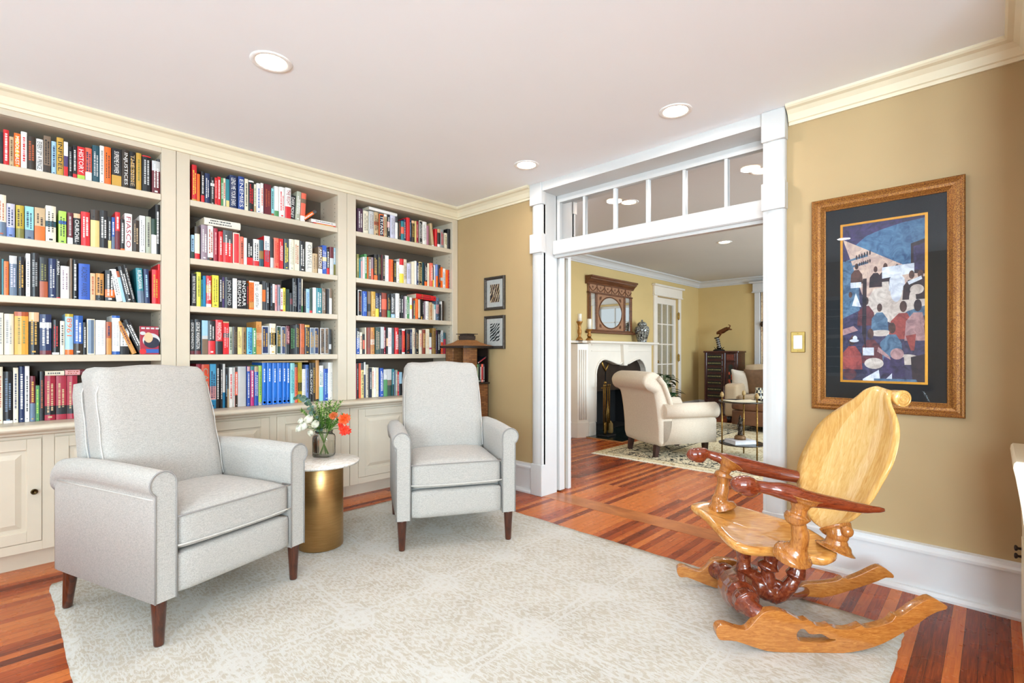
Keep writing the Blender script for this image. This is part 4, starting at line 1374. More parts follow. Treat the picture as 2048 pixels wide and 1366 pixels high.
EV = [(X0-.035, Y0-.03), (X1+.028, Y0-.03), (X1+.028, Y1+.03), (X0-.035, Y1+.03)]; c_ = ((X0+X1)/2, (Y0+Y1)/2)
m = MB(); m.box(L(EV[0][0], EV[0][1], 1.192), L(EV[2][0], EV[2][1], 1.212)); eave = m.build('eave', dk, t)
m = MB(); rr = []
for f, z in ((1, 1.212), (.72, 1.226), (.5, 1.243), (.36, 1.262)): rr.append([L(c_[0]+(x-c_[0])*f, c_[1]+(y-c_[1])*f, z) for x, y in EV])
for A, B in zip(rr, rr[1:]): m.add(A+B, [(i, (i+1) % 4, 4+(i+1) % 4, 4+i) for i in range(4)])
m.add(rr[-1], [(0, 1, 2, 3)]); m.build('roof', plain('roof_bamboo', '8a5a2e', .55, var=.25, scale=60, bump=.3), t)
m = MB(); hw = .05
m.box(L(c_[0]-hw, c_[1]-hw, 1.262), L(c_[0]+hw, c_[1]+hw, 1.272)); m.box(L(c_[0]-hw*1.05, c_[1]-hw*1.05, 1.272), L(c_[0]+hw*1.05, c_[1]+hw*1.05, 1.3)); m.box(L(c_[0]-hw*.9, c_[1]-hw*.9, 1.3), L(c_[0]+hw*.9, c_[1]+hw*.9, 1.312)); m.box(L(c_[0]-hw*1.35, c_[1]-hw*1.35, 1.312), L(c_[0]+hw*1.35, c_[1]+hw*1.35, 1.318))
m.build('cap', plain('cap_bark', '3a2c22', .7, var=.4, scale=90, bump=.5), t)
def case(x, y, z, w, d, h, c, label, rot=(0, 0, 0), two=None):
    m = MB(); m.cbox((-w/2, 0, 0), (w/2, d, h), .001); m.box((-w*.3, -.0006, h*.15), (w*.3, 0, h*.85), 1); m.box((-w*.3, -.0008, h*.05), (w*.3, 0, h*.1), 2)
    o = m.build('disc_case', [bmat(c), bmat(two or 'lgrey'), bmat('white')], None, (x, y, z), fix=False); o.rotation_euler = rot
    return tag(o, label, 'disc case', 'disc cases in the tower')
xs = XM+.008
for i, (c, two, w, wd) in enumerate((('green', 'sage', .017, 'green'), ('dgreen', 'black', .016, 'dark green'), ('black', 'lgrey', .017, 'black'), ('coral', 'crimson', .02, 'coral red'), ('dnavy', 'grey', .016, 'blue-black'))):
    case(xs+w/2, Y0+.012, .8955, w-.001, .1, .158, c, '%s disc case upright on the tower shelf, %s from left' % (wd, ORD[i]), (0, 0, 0), two); xs += w+.001
o = case(XM+.012, Y0+.006, 1.062, .013, .1, .118, 'black', 'black and red case tilted on top of the upright disc cases', (0, math.radians(62), 0), 'crimson')
ysl = Y0+.034
for i, c in enumerate(('dgrey', 'lgrey', 'black', 'grey')):
    m = MB(); m.cbox((0, -.011, 0), (.1, .011, .118), .001, 0); m.box((-.0006, -.006, .02), (0, .006, .1), 1)
    o = m.build('disc_case', [bmat(c), bmat('lav')], None, (X0+.012, ysl+.011+i*.0235, .8955), fix=False)
    tag(o, '%s disc case in the cubby above the recliner, %s from the brick corner' % (WORD.get(c, c), ORD[i]), 'disc case', 'disc cases in the tower')

# ------------------------------------------------------------------ pictures and switch on the wall
def frame_obj(name, Y0, Y1, z0, z1, w, prof, mat, t, X=WX, extra=None):
    """mitred frame on the wall x = X; prof: (inward, out) pairs from outer edge to sight edge"""
    m = MB()
    rings = [[(X-o, Y1-i, z0+i), (X-o, Y0+i, z0+i), (X-o, Y0+i, z1-i), (X-o, Y1-i, z1-i)] for i, o in prof]
    for A, B in zip(rings, rings[1:]):
        for q in range(4): m.add([A[q], A[(q+1) % 4], B[(q+1) % 4], B[q]], [(0, 1, 2, 3)])
    return m
pewter = plain('pewter_carved_frame', '55504a', .35, .7, .5, 140, .6)
clearg = pane_glass('picture_glass', (.985, .985, .985), 1.45)
def photo_mat(name, stops, scale, rot):
    k = NT(name); v = k.coord('Object', (1, 1, 1), rot)
    w = k.new('ShaderNodeTexWave', wave_type='BANDS', bands_direction='DIAGONAL'); w.inputs['Scale'].default_value = scale; w.inputs['Distortion'].default_value = 6; w.inputs['Detail'].default_value = 2; k.link(v, w.inputs['Vector'])
    f = k.math('ADD', k.math('MULTIPLY', w.outputs['Fac'], .5), k.math('MULTIPLY', k.noise(v, 26, 3), .5))
    k.base(k.ramp(f, stops)); k.set(Roughness=.5); return k.m
def small_picture(z0, z1, label, pm):
    Y0_, Y1_ = 3.058, 3.313
    t = thing('framed_photograph', label, 'framed picture', (WX-.002, Y0_, z0), 0, 'small framed photographs')
    inv = Matrix.Translation((-(WX-.002), -Y0_, -z0))
    def fin(m, nm, mt): m.v = [tuple(inv @ Vector(p)) for p in m.v]; return m.build(nm, mt, t, fix=(nm == 'frame'))
    prof = [(0, 0), (0, .018), (.006, .024), (.016, .021), (.022, .014), (.026, .012), (.026, .006)]
    fin(frame_obj('f', Y0_, Y1_, z0, z1, 0, prof, pewter, t, WX-.002), 'frame', pewter)
    def q(ins_y, ins_z, x): return [(x, Y1_-ins_y, z0+ins_z), (x, Y0_+ins_y, z0+ins_z), (x, Y0_+ins_y, z1-ins_z), (x, Y1_-ins_y, z1-ins_z)]
    fin(MB().add(q(.024, .024, WX-.009), [(0, 1, 2, 3)]), 'mat_board', plain('white_mat_board', 'e8e6df', .8))
    fin(MB().add(q(.068, .068, WX-.0096), [(0, 1, 2, 3)]), 'photograph', pm)
    fin(MB().add(q(.025, .025, WX-.0115), [(0, 1, 2, 3)]), 'glass_pane', clearg)
small_picture(1.530, 1.824, 'upper small framed photograph in sepia and black beside the opening', photo_mat('sepia_photo', [(.3, lin('2a2026')), (.5, lin('6a5548')), (.62, lin('d8a468')), (.72, lin('efe0c0'))], 18, (.4, 0, 0)))
small_picture(1.187, 1.479, 'lower small framed black-and-white photograph above the tower roof', photo_mat('bw_photo', [(.32, lin('0c0d0f')), (.48, lin('4a5050')), (.58, lin('b8bcb8')), (.7, lin('ecebe6'))], 16, (0, .5, 0)))
sw0, sw1 = .753, .820
t = thing('light_switch', 'brass-edged plate with a white rocker switch beside the column', 'light switch', (WX, (sw0+sw1)/2, 1.21))
MB().cbox((-.006, -.036, -.057), (0, .036, .057), .003).build('plate', metal('brass_plate', 'b59a5a', .35), t)
MB().cbox((-.0085, -.0215, -.037), (-.005, .0215, .037), .002).build('rocker', plain('switch_white', 'f4f3ef', .3), t)
for z in (-.048, .048): MB().lathe([(0, 0), (.003, 0), (.003, .001)], 10, 0, Matrix.Translation((-.0065, 0, z)) @ Matrix.Rotation(-pi/2, 4, 'Y')).build('screw', metal('brass_screw', '9a8248', .4), t)

# large framed print
Y0_, Y1_, z0, z1 = .098, .714, .852, 1.964
def goldwood():
    k = NT('burnished_gold_frame'); v = k.coord()
    n = k.noise(v, 240, 3, .7); n2 = k.noise(v, 9, 4, .6, 1)
    k.base(k.mix(n2, k.ramp(n, [(.35, lin('4a2610')), (.5, lin('83491a')), (.66, lin('ab7c2a'))]), k.ramp(n, [(.35, lin('6a3a16')), (.6, lin('b07a3a'))])))
    k.set(Metallic=.45, Roughness=.36); k.bump(n, .2, .001); return k.m
gold_m = goldwood(); fillet = metal('gold_fillet', 'c08a3a', .35)
t = thing('framed_print', 'tall gold-brown framed print of musicians with black mat, behind the rocking chair', 'framed picture', (WX-.002, (Y0_+Y1_)/2, z0))
inv = Matrix.Translation((-(WX-.002), -(Y0_+Y1_)/2, -z0))
def fin(m, nm, mt, fix=False): m.v = [tuple(inv @ Vector(p)) for p in m.v]; return m.build(nm, mt, t, fix=fix)
prof = [(0, 0), (0, .026), (.004, .032), (.012, .034), (.018, .03), (.03, .033), (.042, .031), (.053, .023), (.057, .02), (.06, .021), (.064, .019), (.064, .008)]
fin(frame_obj('f', Y0_, Y1_, z0, z1, 0, prof, gold_m, t, WX-.002), 'frame', gold_m, True)
def rect(iy0, iy1, iz0, iz1, x): return [(x, Y1_-iy1, z0+iz0), (x, Y0_+iy0, z0+iz0), (x, Y0_+iy0, z1-iz1), (x, Y1_-iy1, z1-iz1)]
fin(MB().add(rect(.06, .06, .06, .06, WX-.011), [(0, 1, 2, 3)]), 'mat_board', plain('black_mat_board', '14161a', .8, var=.1))
ay0, ay1, az0, az1 = .242, .574, 1.010, 1.808
m = MB()
for (a, b_) in (((ay0-.011, az0-.011), (ay1+.011, az0)), ((ay0-.011, az1), (ay1+.011, az1+.011)), ((ay0-.011, az0), (ay0, az1)), ((ay1, az0), (ay1+.011, az1))):
    m.box((WX-.0145, a[0], a[1]), (WX-.011, b_[0], b_[1]))
    m.box((WX-.0155, a[0]+.004, a[1]+.004), (WX-.0145, max(b_[0]-.004, a[0]+.007), max(b_[1]-.004, a[1]+.007)))
fin(m, 'fillet', fillet)
def paint(name, c1, c2, sc=22):
    k = NT(name); v = k.coord(); n = k.noise(v, sc, 5, .65, 1.2); k.base(k.ramp(n, [(.36, lin(c1)), (.64, lin(c2))])); k.set(Roughness=.6); return k.m
# generic nightclub scene laid out in shapes: u from left (0..100), v from bottom (0..200)
pal = [paint('print_ground', '241f38', '4b4568'), paint('print_blue', '2c4d74', '537fa2'), paint('print_violet', '221c36', '453868'), paint('print_beam', 'b08e88', 'e0c2ae'), paint('print_cream', 'b7a59b', 'e4d6cc'),
       paint('print_dark', '191420', '3a2630'), paint('print_maroon', '47222e', '74383e'), paint('print_red', '7c3436', 'b04f48'), paint('print_white', 'b9bccb', 'eef0f4'), paint('print_skin', '301f22', '63423c'), paint('print_steel', '34506e', '64849f'), paint('print_rose', '8e6a70', 'c79a98')]
m = MB(); lay = [0]
def sh(mat, pts):
    lay[0] += 1; x = WX-.0112-lay[0]*.000022
    m.add([(x, ay1-(ay1-ay0)*min(100, max(0, u))/100, az0+(az1-az0)*min(200, max(0, v_))/200) for u, v_ in pts], [tuple(range(len(pts)))], mat)
def ell(mat, cu, cv, ru, rv, n=18, a0=0, a1=2*pi): sh(mat, [(min(100, max(0, cu+ru*math.cos(a0+(a1-a0)*i/n))), min(200, max(0, cv+rv*math.sin(a0+(a1-a0)*i/n)))) for i in range(n+1 if a1-a0 < 6.2 else n)])
sh(0, [(0, 0), (100, 0), (100, 200), (0, 200)]); sh(2, [(0, 150), (40, 172), (100, 194), (100, 200), (0, 200)])
sh(1, [(17, 174), (30, 184), (50, 190), (75, 195), (100, 197), (100, 135), (60, 140), (35, 160)]); sh(10, [(0, 155), (20, 150), (22, 90), (0, 80)])
sh(3, [(0, 183), (100, 130), (100, 118), (40, 95), (25, 110), (12, 150)]); sh(4, [(30, 100), (28, 92), (40, 80), (62, 72), (88, 78), (100, 90), (100, 108), (60, 118), (40, 116)])
sh(10, [(62, 72), (100, 80), (100, 92), (80, 86)]); sh(5, [(84, 168), (100, 172), (100, 130), (84, 132)]); sh(2, [(87, 164), (100, 167), (100, 134), (87, 136)])
for v0 in (155, 146): sh(10, [(4, v0), (30, v0+6), (33, v0+3), (4, v0-2)]); 
for i in range(6): ell(5, 18+i*3.4, 158+i*.9, 1.1, 3); ell(5, 22+i*2.6, 149+i*.6, .9, 2.4)
def person_shape(cu, cv, s, body, head=9, lean=0, limb=None):
    sh(body, [(cu-9*s, cv), (cu-8*s+lean*.4, cv+14*s), (cu-3*s+lean, cv+20*s), (cu+3*s+lean, cv+20*s), (cu+8*s+lean*.4, cv+13*s), (cu+9*s, cv)])
    ell(head, cu+lean*1.1, cv+25*s, 2.7*s, 4.4*s, 12)
    if limb is not None: sh(limb, [(cu+5*s, cv+14*s), (cu+14*s, cv+6*s), (cu+15*s, cv+3*s), (cu+4*s, cv+10*s)])
person_shape(54, 118, 1.0, 5); sh(4, [(49, 98), (60, 98), (58, 124), (50, 124)]); person_shape(68, 112, 1.1, 8, 5); sh(8, [(50, 128), (88, 132), (88, 144), (50, 142)]); ell(8, 67, 112, 7, 14)
for u0 in (85, 95): person_shape(u0, 100, 1.2, 5, 9); 
ell(4, 91, 112, 8, 6); ell(4, 86, 100, 4, 12); ell(5, 98, 122, 9, 5); sh(8, [(80, 122), (96, 128), (97, 124), (82, 118)])
person_shape(18, 124, .9, 9); sh(8, [(10, 119), (24, 119), (24, 126), (10, 126)]); person_shape(42, 118, .9, 5); person_shape(10, 88, .9, 10); sh(8, [(12, 96), (24, 94), (17, 112)])
person_shape(30, 70, 1.25, 6); person_shape(47, 62, 1.2, 10, 9); ell(4, 48, 60, 15, 4); person_shape(72, 52, 1.6, 7, 9, 3, 3); person_shape(92, 50, 1.7, 11, 5, 0, 6); sh(7, [(78, 56), (84, 38), (88, 38), (90, 58)])
ell(4, 80, 27, 15, 6.5); person_shape(60, 26, 1.6, 10, 9, 2); sh(2, [(50, 4), (78, 6), (76, 30), (52, 30)]); person_shape(38, 22, 1.5, 6, 9, -2, 11); sh(8, [(26, 32), (40, 32), (40, 42), (26, 42)])
person_shape(12, 14, 1.5, 7, 9); ell(8, 15, 51, 6, 2); ell(8, 16, 54, 3, 3.4); ell(4, 40, 22, 12, 7); sh(8, [(26, 2), (46, 14), (48, 0), (26, 0)]); sh(8, [(52, 0), (62, 10), (62, 0)]); ell(6, 9, 8, 9, 7); sh(5, [(25, 60), (26, 130), (31, 130), (30, 40)])
ell(11, 68, 34, 8, 7); sh(5, [(84, 30), (100, 34), (100, 0), (86, 0)]); sh(10, [(40, 3), (90, 3), (92, 0), (40, 0)]); ell(2, 4, 60, 8, 9); sh(11, [(0, 66), (14, 70), (20, 64), (0, 58)])
fin(m, 'print', pal)
fin(MB().add(rect(.062, .062, .062, .062, WX-.0175), [(0, 1, 2, 3)]), 'glass_pane', clearg)

# ------------------------------------------------------------------ cream cabinet against the short partition, at the picture's edge
cab_m = plain('ivory_cabinet_paint', 'e6d9bd', .4, var=.03, scale=10)
t = thing('side_cabinet', 'ivory cabinet with flared top edge and dark knobs at the far right edge', 'cabinet', (2.45, -.11, 0))
L = lambda x, y, z: (x-2.45, y+.11, z)
m = MB(); prof = [(-.108, 0), (-.079, 0), (-.079, .42), (-.076, .5), (-.064, .62), (-.05, .72), (-.044, .752), (-.046, .768), (-.052, .776), (-.108, .776)]
m.prism([(y+.11, z) for y, z in prof], 'x', 0, .5); m.build('body', cab_m, t)
MB().cbox(L(2.47, -.0795, .04), L(2.93, -.0765, .4), .001).build('door', cab_m, t)
for z in (.318, .35):
    p = onX(2041, 706, 2.93)
    m = MB(); m.lathe([(.006, 0), (.005, .008), (.006, .010), (.011, .013), (.012, .018), (.009, .021), (0, .022)], 18)
    o = m.build('knob', plain('dark_bronze_knob', '2e2018', .35, .6), t, (.47, -.0765+.11, z)); o.rotation_euler = (-pi/2, 0, 0)
# ------------------------------------------------------------------ sculpted rocking chair
RO = Vector((2.32, .74, RUGZ)); RA = math.radians(-52)
RU = Vector((math.cos(RA), math.sin(RA), 0)); RV = Vector((-RU.y, RU.x, 0))
rk = thing('rocking_chair', 'sculpted wooden rocking chair with leaf-shaped back in front of the large framed print', 'rocking chair', RO, RA)
def rloc(w): d = w-RO; return Vector((d.dot(RU), d.dot(RV), d.z))
def rplane(px, py, n, c):
    """sight line met with the chair-frame plane n.p = c, in the chair's own frame (rearward, far side, up)"""
    o = rloc(Vector((0, 0, CAM_H))); d = ray(px, py); d = Vector((d.dot(RU), d.dot(RV), d.z)); n = Vector(n)
    return o+d*((c-n.dot(o))/n.dot(d))
def rl(px, py, l, conv=0): return rplane(px, py, (-conv, 1, 0), l)
def rz(px, py, z): return rplane(px, py, (0, 0, 1), z-RUGZ)
def gloss_wood(name, c1, c2, c3, scale, rot=(0, 0, 0), grain=10):
    k = NT(name); v = k.coord('Object', scale, rot)
    f = k.noise(v, grain, 4, .55, 1.4); g = k.noise(v, grain*7, 2, .5, .3)
    h = k.math('ADD', k.math('MULTIPLY', f, .8), k.math('MULTIPLY', g, .2))
    k.base(k.ramp(h, [(.3, lin(c1)), (.5, lin(c2)), (.7, lin(c3))])); k.set(Roughness=.22, Coat_Weight=.7, Coat_Roughness=.06); return k.m
w_back = gloss_wood('honey_quilted_wood', 'c08a45', 'd2a35a', 'dfb877', (4, 7, 1.1), (0, .3, 0), 7)
w_seat = gloss_wood('amber_seat_wood', 'a9652a', 'c98c43', 'dba75c', (1.2, 7, 5), (0, 0, .2), 7)
w_arm = gloss_wood('red_brown_arm_wood', '4c1a0b', '732c14', '8f4322', (1.4, 16, 16))
w_post = gloss_wood('golden_brown_post_wood', '7a431a', 'a5652b', 'bd7f3a', (12, 12, 2))
w_hub = gloss_wood('dark_cherry_wood', '4a190c', '6f2c17', '8e4a2a', (4, 4, 4))
w_run = gloss_wood('brown_runner_wood', '8a4d20', 'a8672d', 'bf7f3d', (2, 8, 14), (0, .12, 0))
def catmull(P, n, closed=True):
    out = []; m = len(P)
    for i in range(m if closed else m-1):
        p0, p1, p2, p3 = (P[(i-1) % m], P[i], P[(i+1) % m], P[(i+2) % m]) if closed else (P[max(i-1, 0)], P[i], P[i+1], P[min(i+2, m-1)])
        for k in range(n):
            t = k/n; out.append(.5*((2*p1)+(p2-p0)*t+(2*p0-5*p1+4*p2-p3)*t*t+(3*p1-p0-3*p2+p3)*t**3))
    if not closed: out.append(P[-1])
    return out
def runner(outline, hole, l, conv, name='runner'):
    pts = [rl(px, py, l, conv) for px, py in outline]
    for p in pts: p.z = max(p.z, .0006)
    # ease the underside on to the rug
    bm = bmesh.new(); loops = [catmull(pts, 2)]
    if hole: loops.append(catmull([rl(px, py, l, conv) for px, py in hole], 2))
    es = []
    for lp in loops:
        vs = [bm.verts.new((p.x, p.y, max(.0006, p.z))) for p in lp]; es += [bm.edges.new((vs[i], vs[(i+1) % len(vs)])) for i in range(len(vs))]
    bmesh.ops.triangle_fill(bm, use_beauty=True, use_dissolve=False, edges=es)
    r = bmesh.ops.extrude_face_region(bm, geom=bm.faces[:])
    nrm = Vector((-conv, 1, 0)).normalized()
    bmesh.ops.translate(bm, verts=[g for g in r['geom'] if isinstance(g, bmesh.types.BMVert)], vec=nrm*.036)
    bmesh.ops.translate(bm, verts=bm.verts[:], vec=nrm*-.018)
    bmesh.ops.recalc_face_normals(bm, faces=bm.faces[:])
    m = MB(); m.frombm(bm, 0, True); o = m.build(name, w_run, rk)
    modif(o, 'BEVEL', width=.011, segments=4, limit_method='ANGLE', angle_limit=math.radians(50), harden_normals=False)
    return o
near_out = [(1429, 1258), (1431, 1250), (1437, 1245), (1450, 1245), (1470, 1252), (1487, 1255), (1497, 1248), (1508, 1235), (1520, 1223), (1535, 1217), (1552, 1217), (1570, 1222), (1586, 1230), (1600, 1237), (1610, 1235), (1620, 1240), (1628, 1247), (1645, 1249), (1655, 1246), (1664, 1252), (1690, 1255), (1708, 1250), (1718, 1246), (1728, 1252), (1760, 1245), (1778, 1237), (1785, 1227), (1795, 1228), (1820, 1210), (1845, 1196), (1860, 1192), (1873, 1199), (1886, 1207), (1885, 1214), (1868, 1219), (1848, 1229), (1830, 1242), (1800, 1260), (1760, 1282), (1720, 1295), (1680, 1303), (1640, 1307), (1600, 1308), (1560, 1304), (1530, 1297), (1500, 1288), (1470, 1278), (1450, 1276), (1437, 1275), (1431, 1268)]
hole = [(1589, 1270), (1590, 1260), (1598, 1253), (1606, 1255), (1612, 1262), (1622, 1264), (1636, 1263), (1645, 1267), (1655, 1273), (1664, 1273), (1664, 1277), (1640, 1280), (1610, 1279), (1594, 1277)]
runner(near_out, hole, -.262, .08)
far_out = [(1353, 1140), (1354, 1133), (1360, 1129), (1370, 1131), (1384, 1137), (1396, 1140), (1404, 1138), (1412, 1131), (1421, 1120), (1432, 1116), (1447, 1116), (1463, 1118), (1476, 1123), (1500, 1140), (1530, 1160), (1560, 1178), (1580, 1180), (1592, 1173), (1605, 1166), (1618, 1164), (1645, 1162), (1672, 1158), (1682, 1152), (1693, 1155), (1720, 1145), (1745, 1133), (1760, 1130), (1774, 1139), (1783, 1147), (1782, 1153), (1768, 1152), (1752, 1159), (1720, 1170), (1680, 1183), (1640, 1192), (1600, 1198), (1560, 1201), (1520, 1198), (1490, 1192), (1460, 1184), (1430, 1173), (1400, 1162), (1374, 1152), (1362, 1152), (1356, 1148)]
runner(far_out, None, .236, -.1)

# seat: dished board
rim = [(1381, 1009, .412), (1394, 1018, .408), (1411, 1033, .398), (1431, 1055, .388), (1453, 1077, .38), (1478, 1091, .373), (1508, 1097, .366), (1540, 1098, .362), (1570, 1101, .36), (1600, 1106, .358), (1632, 1114, .356), (1656, 1117, .356), (1672, 1110, .358), (1674, 1099, .36), (1661, 1085, .364), (1640, 1070, .37), (1615, 1056, .376), (1580, 1042, .384), (1540, 1030, .39), (1500, 1018, .398), (1465, 1009, .406), (1430, 1004, .412), (1402, 1003, .414)]
R3 = catmull([rz(*p) for p in rim], 3); C = sum(R3, Vector())/len(R3); n = len(R3)
def ringz(f, dz): return [Vector((C.x+(p.x-C.x)*f, C.y+(p.y-C.y)*f, C.z+(p.z-C.z)*f**.8+dz)) for p in R3]
m = MB(); rr = [ringz(.02, -.016), ringz(.3, -.015), ringz(.6, -.010), ringz(.82, -.003), ringz(.93, .003), ringz(.985, 0), ringz(1.0, -.008), ringz(.995, -.022), ringz(.95, -.034), ringz(.8, -.046), ringz(.5, -.052), ringz(.02, -.054)]
ringskin(m, rr); m.add(rr[0], [tuple(range(n))], 0, True); m.add(rr[-1], [tuple(range(n))], 0, True)
m.build('seat', w_seat, rk)

# back: concave leaf with a rolled scroll at its tip
PN, PC = (1, .2, -.3), .28-.3*(.4-RUGZ)
Lp = [(1655, 1061), (1638, 1051), (1624, 1037), (1612, 1017), (1603, 992), (1598, 965), (1598, 942), (1604, 917), (1616, 892), (1633, 861), (1653, 839), (1680, 819), (1706, 803), (1721, 792), (1735, 779), (1752, 771)]
Rp = [(1656, 1061), (1680, 1056), (1704, 1046), (1722, 1034), (1738, 1018), (1754, 998), (1769, 972), (1783, 948), (1795, 922), (1803, 890), (1805, 862), (1800, 838), (1792, 819), (1787, 805), (1785, 793), (1780, 780)]
PL = catmull([rplane(x, y, PN, PC) for x, y in Lp], 3, False); PR = catmull([rplane(x, y, PN, PC) for x, y in Rp], 3, False)
nrm = Vector((PN[0], PN[1], PN[2])).normalized()
nu = 12; rings = []
for i, (a, b_) in enumerate(zip(PL, PR)):
    w = (b_-a).length; ring = []; T = .011 if w > .03 else .006
    top = max(0, (i/len(PL)-.86)/.14)
    for q in range(nu+1):
        u = q/nu; e = (1-(2*u-1)**2); p = a.lerp(b_, u)+nrm*(e*.10*w*(1-top*.6)-.012)
        ring.append(p-nrm*T*min(1, e*6+.15)+nrm*.03*top**2)
    for q in range(nu, -1, -1):
        u = q/nu; e = (1-(2*u-1)**2); p = a.lerp(b_, u)+nrm*(e*.10*w*(1-top*.6)-.012)
        ring.append(p+nrm*T*min(1, e*6+.15)+nrm*.03*top**2)
    rings.append(ring)
m = MB(); n2 = len(rings[0]); vs = [p for r_ in rings for p in r_]
for i in range(len(rings)-1):
    for j in range(n2):
        q = j if j <= nu else 2*nu+1-j
        m.add([vs[i*n2+j], vs[i*n2+(j+1) % n2], vs[(i+1)*n2+(j+1) % n2], vs[(i+1)*n2+j]], [(0, 1, 2, 3)], 1 if 3 <= min(q, 2*nu+1-j if j > nu else q) < 9 else 0, True)
N2 = n2
m.add(rings[0], [tuple(range(N2))], 0, True); m.add(rings[-1], [tuple(range(N2))], 0, True)
w_mid = gloss_wood('pale_quilted_wood', 'cf9f5a', 'ddb672', 'e8c88f', (4, 7, 1.1), (0, .3, 0), 7)
back = m.build('backrest', [w_back, w_mid], rk)
a = rplane(1757, 786, PN, PC)+nrm*.034; b_ = rplane(1794, 794, PN, PC+.0)+nrm*.03
ax = (b_-a).normalized(); x_ = ax.orthogonal().normalized(); y_ = ax.cross(x_)
M = Matrix(((x_.x, y_.x, ax.x, a.x), (x_.y, y_.y, ax.y, a.y), (x_.z, y_.z, ax.z, a.z), (0, 0, 0, 1))); Ls = (b_-a).length
m = MB(); m.lathe([(0, -.02), (.012, -.016), (.022, 0), (.03, Ls*.5), (.034, Ls*.85), (.0345, Ls-.003), (.032, Ls), (0, Ls)], 28, 0, M)
sp = [M @ Vector(((.031-.0265*t/40)*math.cos(t*.42), (.031-.0265*t/40)*math.sin(t*.42), Ls+.001)) for t in range(41)]
m.tube(sp, [.0032-.0016*t/40 for t in range(41)], 6); m.build('scroll', w_back, back)

PXM = 380
def rod(name, pts, mat, scale=PXM, parent=rk, flat=1.0, vox=.0, balls=()):
    P = catmull([Vector(rl(px, py, l))  for px, py, l, r in pts], 4, False)
    rad = [p[3] for p in pts]; R = []
    for i in range(len(rad)-1): R += [(rad[i]+(rad[i+1]-rad[i])*(3*t*t-2*t**3))/scale for t in (0, .25, .5, .75)]
    R.append(rad[-1]/scale)
    m = MB(); m.tube(P, R, 16, flat=flat)
    for px, py, l, r in balls: m.ball(rl(px, py, l), tuple(q/scale for q in r))
    o = m.build(name, mat, parent)
    if vox: modif(o, 'REMESH', mode='VOXEL', voxel_size=vox, use_smooth_shade=True); modif(o, 'SMOOTH', factor=.5, iterations=2)
    return o
rod('arm', [(1494, 970, -.27, 15), (1504, 971, -.27, 13), (1514, 972, -.27, 9), (1535, 976, -.27, 10), (1562, 981, -.27, 12.5), (1590, 989, -.27, 13.5), (1616, 997, -.27, 12.5), (1666, 1006, -.265, 10), (1721, 1016, -.26, 7.5), (1752, 1019, -.258, 5), (1769, 1020, -.256, 3)], w_arm, 400, vox=.004, balls=[(1487, 969, -.27, (20, 15, 14)), (1497, 976, -.27, (17, 13, 14))])
rod('arm', [(1398, 908, .27, 11), (1408, 906, .27, 9), (1416, 908, .27, 6.5), (1434, 914, .27, 8), (1453, 920, .27, 11), (1476, 927, .27, 12), (1500, 933, .27, 12), (1555, 946, .265, 11), (1600, 955, .262, 10), (1640, 964, .26, 6), (1656, 968, .258, 3)], w_arm, 335, vox=.004, balls=[(1390, 909, .27, (14, 11, 11)), (1398, 912, .27, (13, 10, 11))])
def post(pts, scale):
    return rod('arm_post', pts, w_post, scale)
post([(1606, 992, -.262, 30), (1604, 1000, -.262, 23), (1601, 1009, -.262, 15), (1599, 1018, -.262, 12), (1597, 1026, -.26, 13), (1595, 1031, -.26, 18), (1594.5, 1033.5, -.26, 20), (1594, 1036, -.26, 19), (1594.5, 1038.5, -.258, 13), (1595.5, 1044, -.258, 11.5), (1598, 1056, -.256, 12), (1600, 1068, -.252, 13.5), (1600, 1080, -.248, 13), (1597, 1091, -.24, 14), (1592, 1101, -.23, 20), (1586, 1109, -.222, 30), (1584, 1115, -.218, 30)], 430)
post([(1460, 924, .262, 24), (1456, 930, .26, 16), (1452, 937, .26, 10), (1449, 943, .26, 9), (1447, 948, .258, 14), (1446.5, 950.5, .258, 15), (1446, 953, .258, 14), (1446, 956, .256, 9.5), (1446, 966, .254, 9), (1445, 978, .252, 10.5), (1442, 990, .245, 11), (1440, 1000, .238, 14), (1442, 1009, .232, 22), (1444, 1016, .23, 24)], 350)
LB = rz(1668, 1093, .362).y
rod('back_post', [(1670, 1098, LB, 32), (1672, 1092, LB, 24), (1673, 1085, LB, 18), (1674, 1077, LB, 16), (1675, 1070, LB, 18), (1674, 1062, LB+.01, 24), (1670, 1052, LB+.02, 26)], w_post, 430, balls=[(1694, 1063, LB-.04, (10, 10, 10))])
# hub: turned cross-beam with a swollen belly, branching into the posts that carry the seat
m = MB()
def hubtube(pts, sc=425):
    P = catmull([Vector(rl(px, py, l)) for px, py, l, r in pts], 4, False); rad = [p[3] for p in pts]; R = []
    for i in range(len(rad)-1): R += [(rad[i]+(rad[i+1]-rad[i])*(3*t*t-2*t**3))/sc for t in (0, .25, .5, .75)]
    R.append(rad[-1]/sc); m.tube(P, R, 14)
hubtube([(1526, 1232, -.25, 13), (1513, 1225, -.24, 15), (1503, 1217, -.22, 16), (1497, 1210, -.2, 19), (1494, 1206, -.19, 24), (1491, 1202, -.18, 20), (1488, 1198, -.16, 19), (1484, 1192, -.12, 27), (1479, 1184, -.05, 33), (1472, 1174, .02, 33), (1465, 1165, .08, 26), (1459, 1157, .12, 17), (1456, 1153, .135, 21), (1453, 1150, .15, 22), (1450, 1148, .16, 16), (1447, 1145, .175, 20), (1444, 1143, .19, 15), (1439, 1141, .21, 15), (1432, 1140, .24, 18)])
hubtube([(1478, 1178, 0, 24), (1500, 1168, .01, 27), (1522, 1172, 0, 24), (1540, 1186, -.02, 18), (1550, 1197, -.03, 12), (1556, 1206, -.035, 6)])
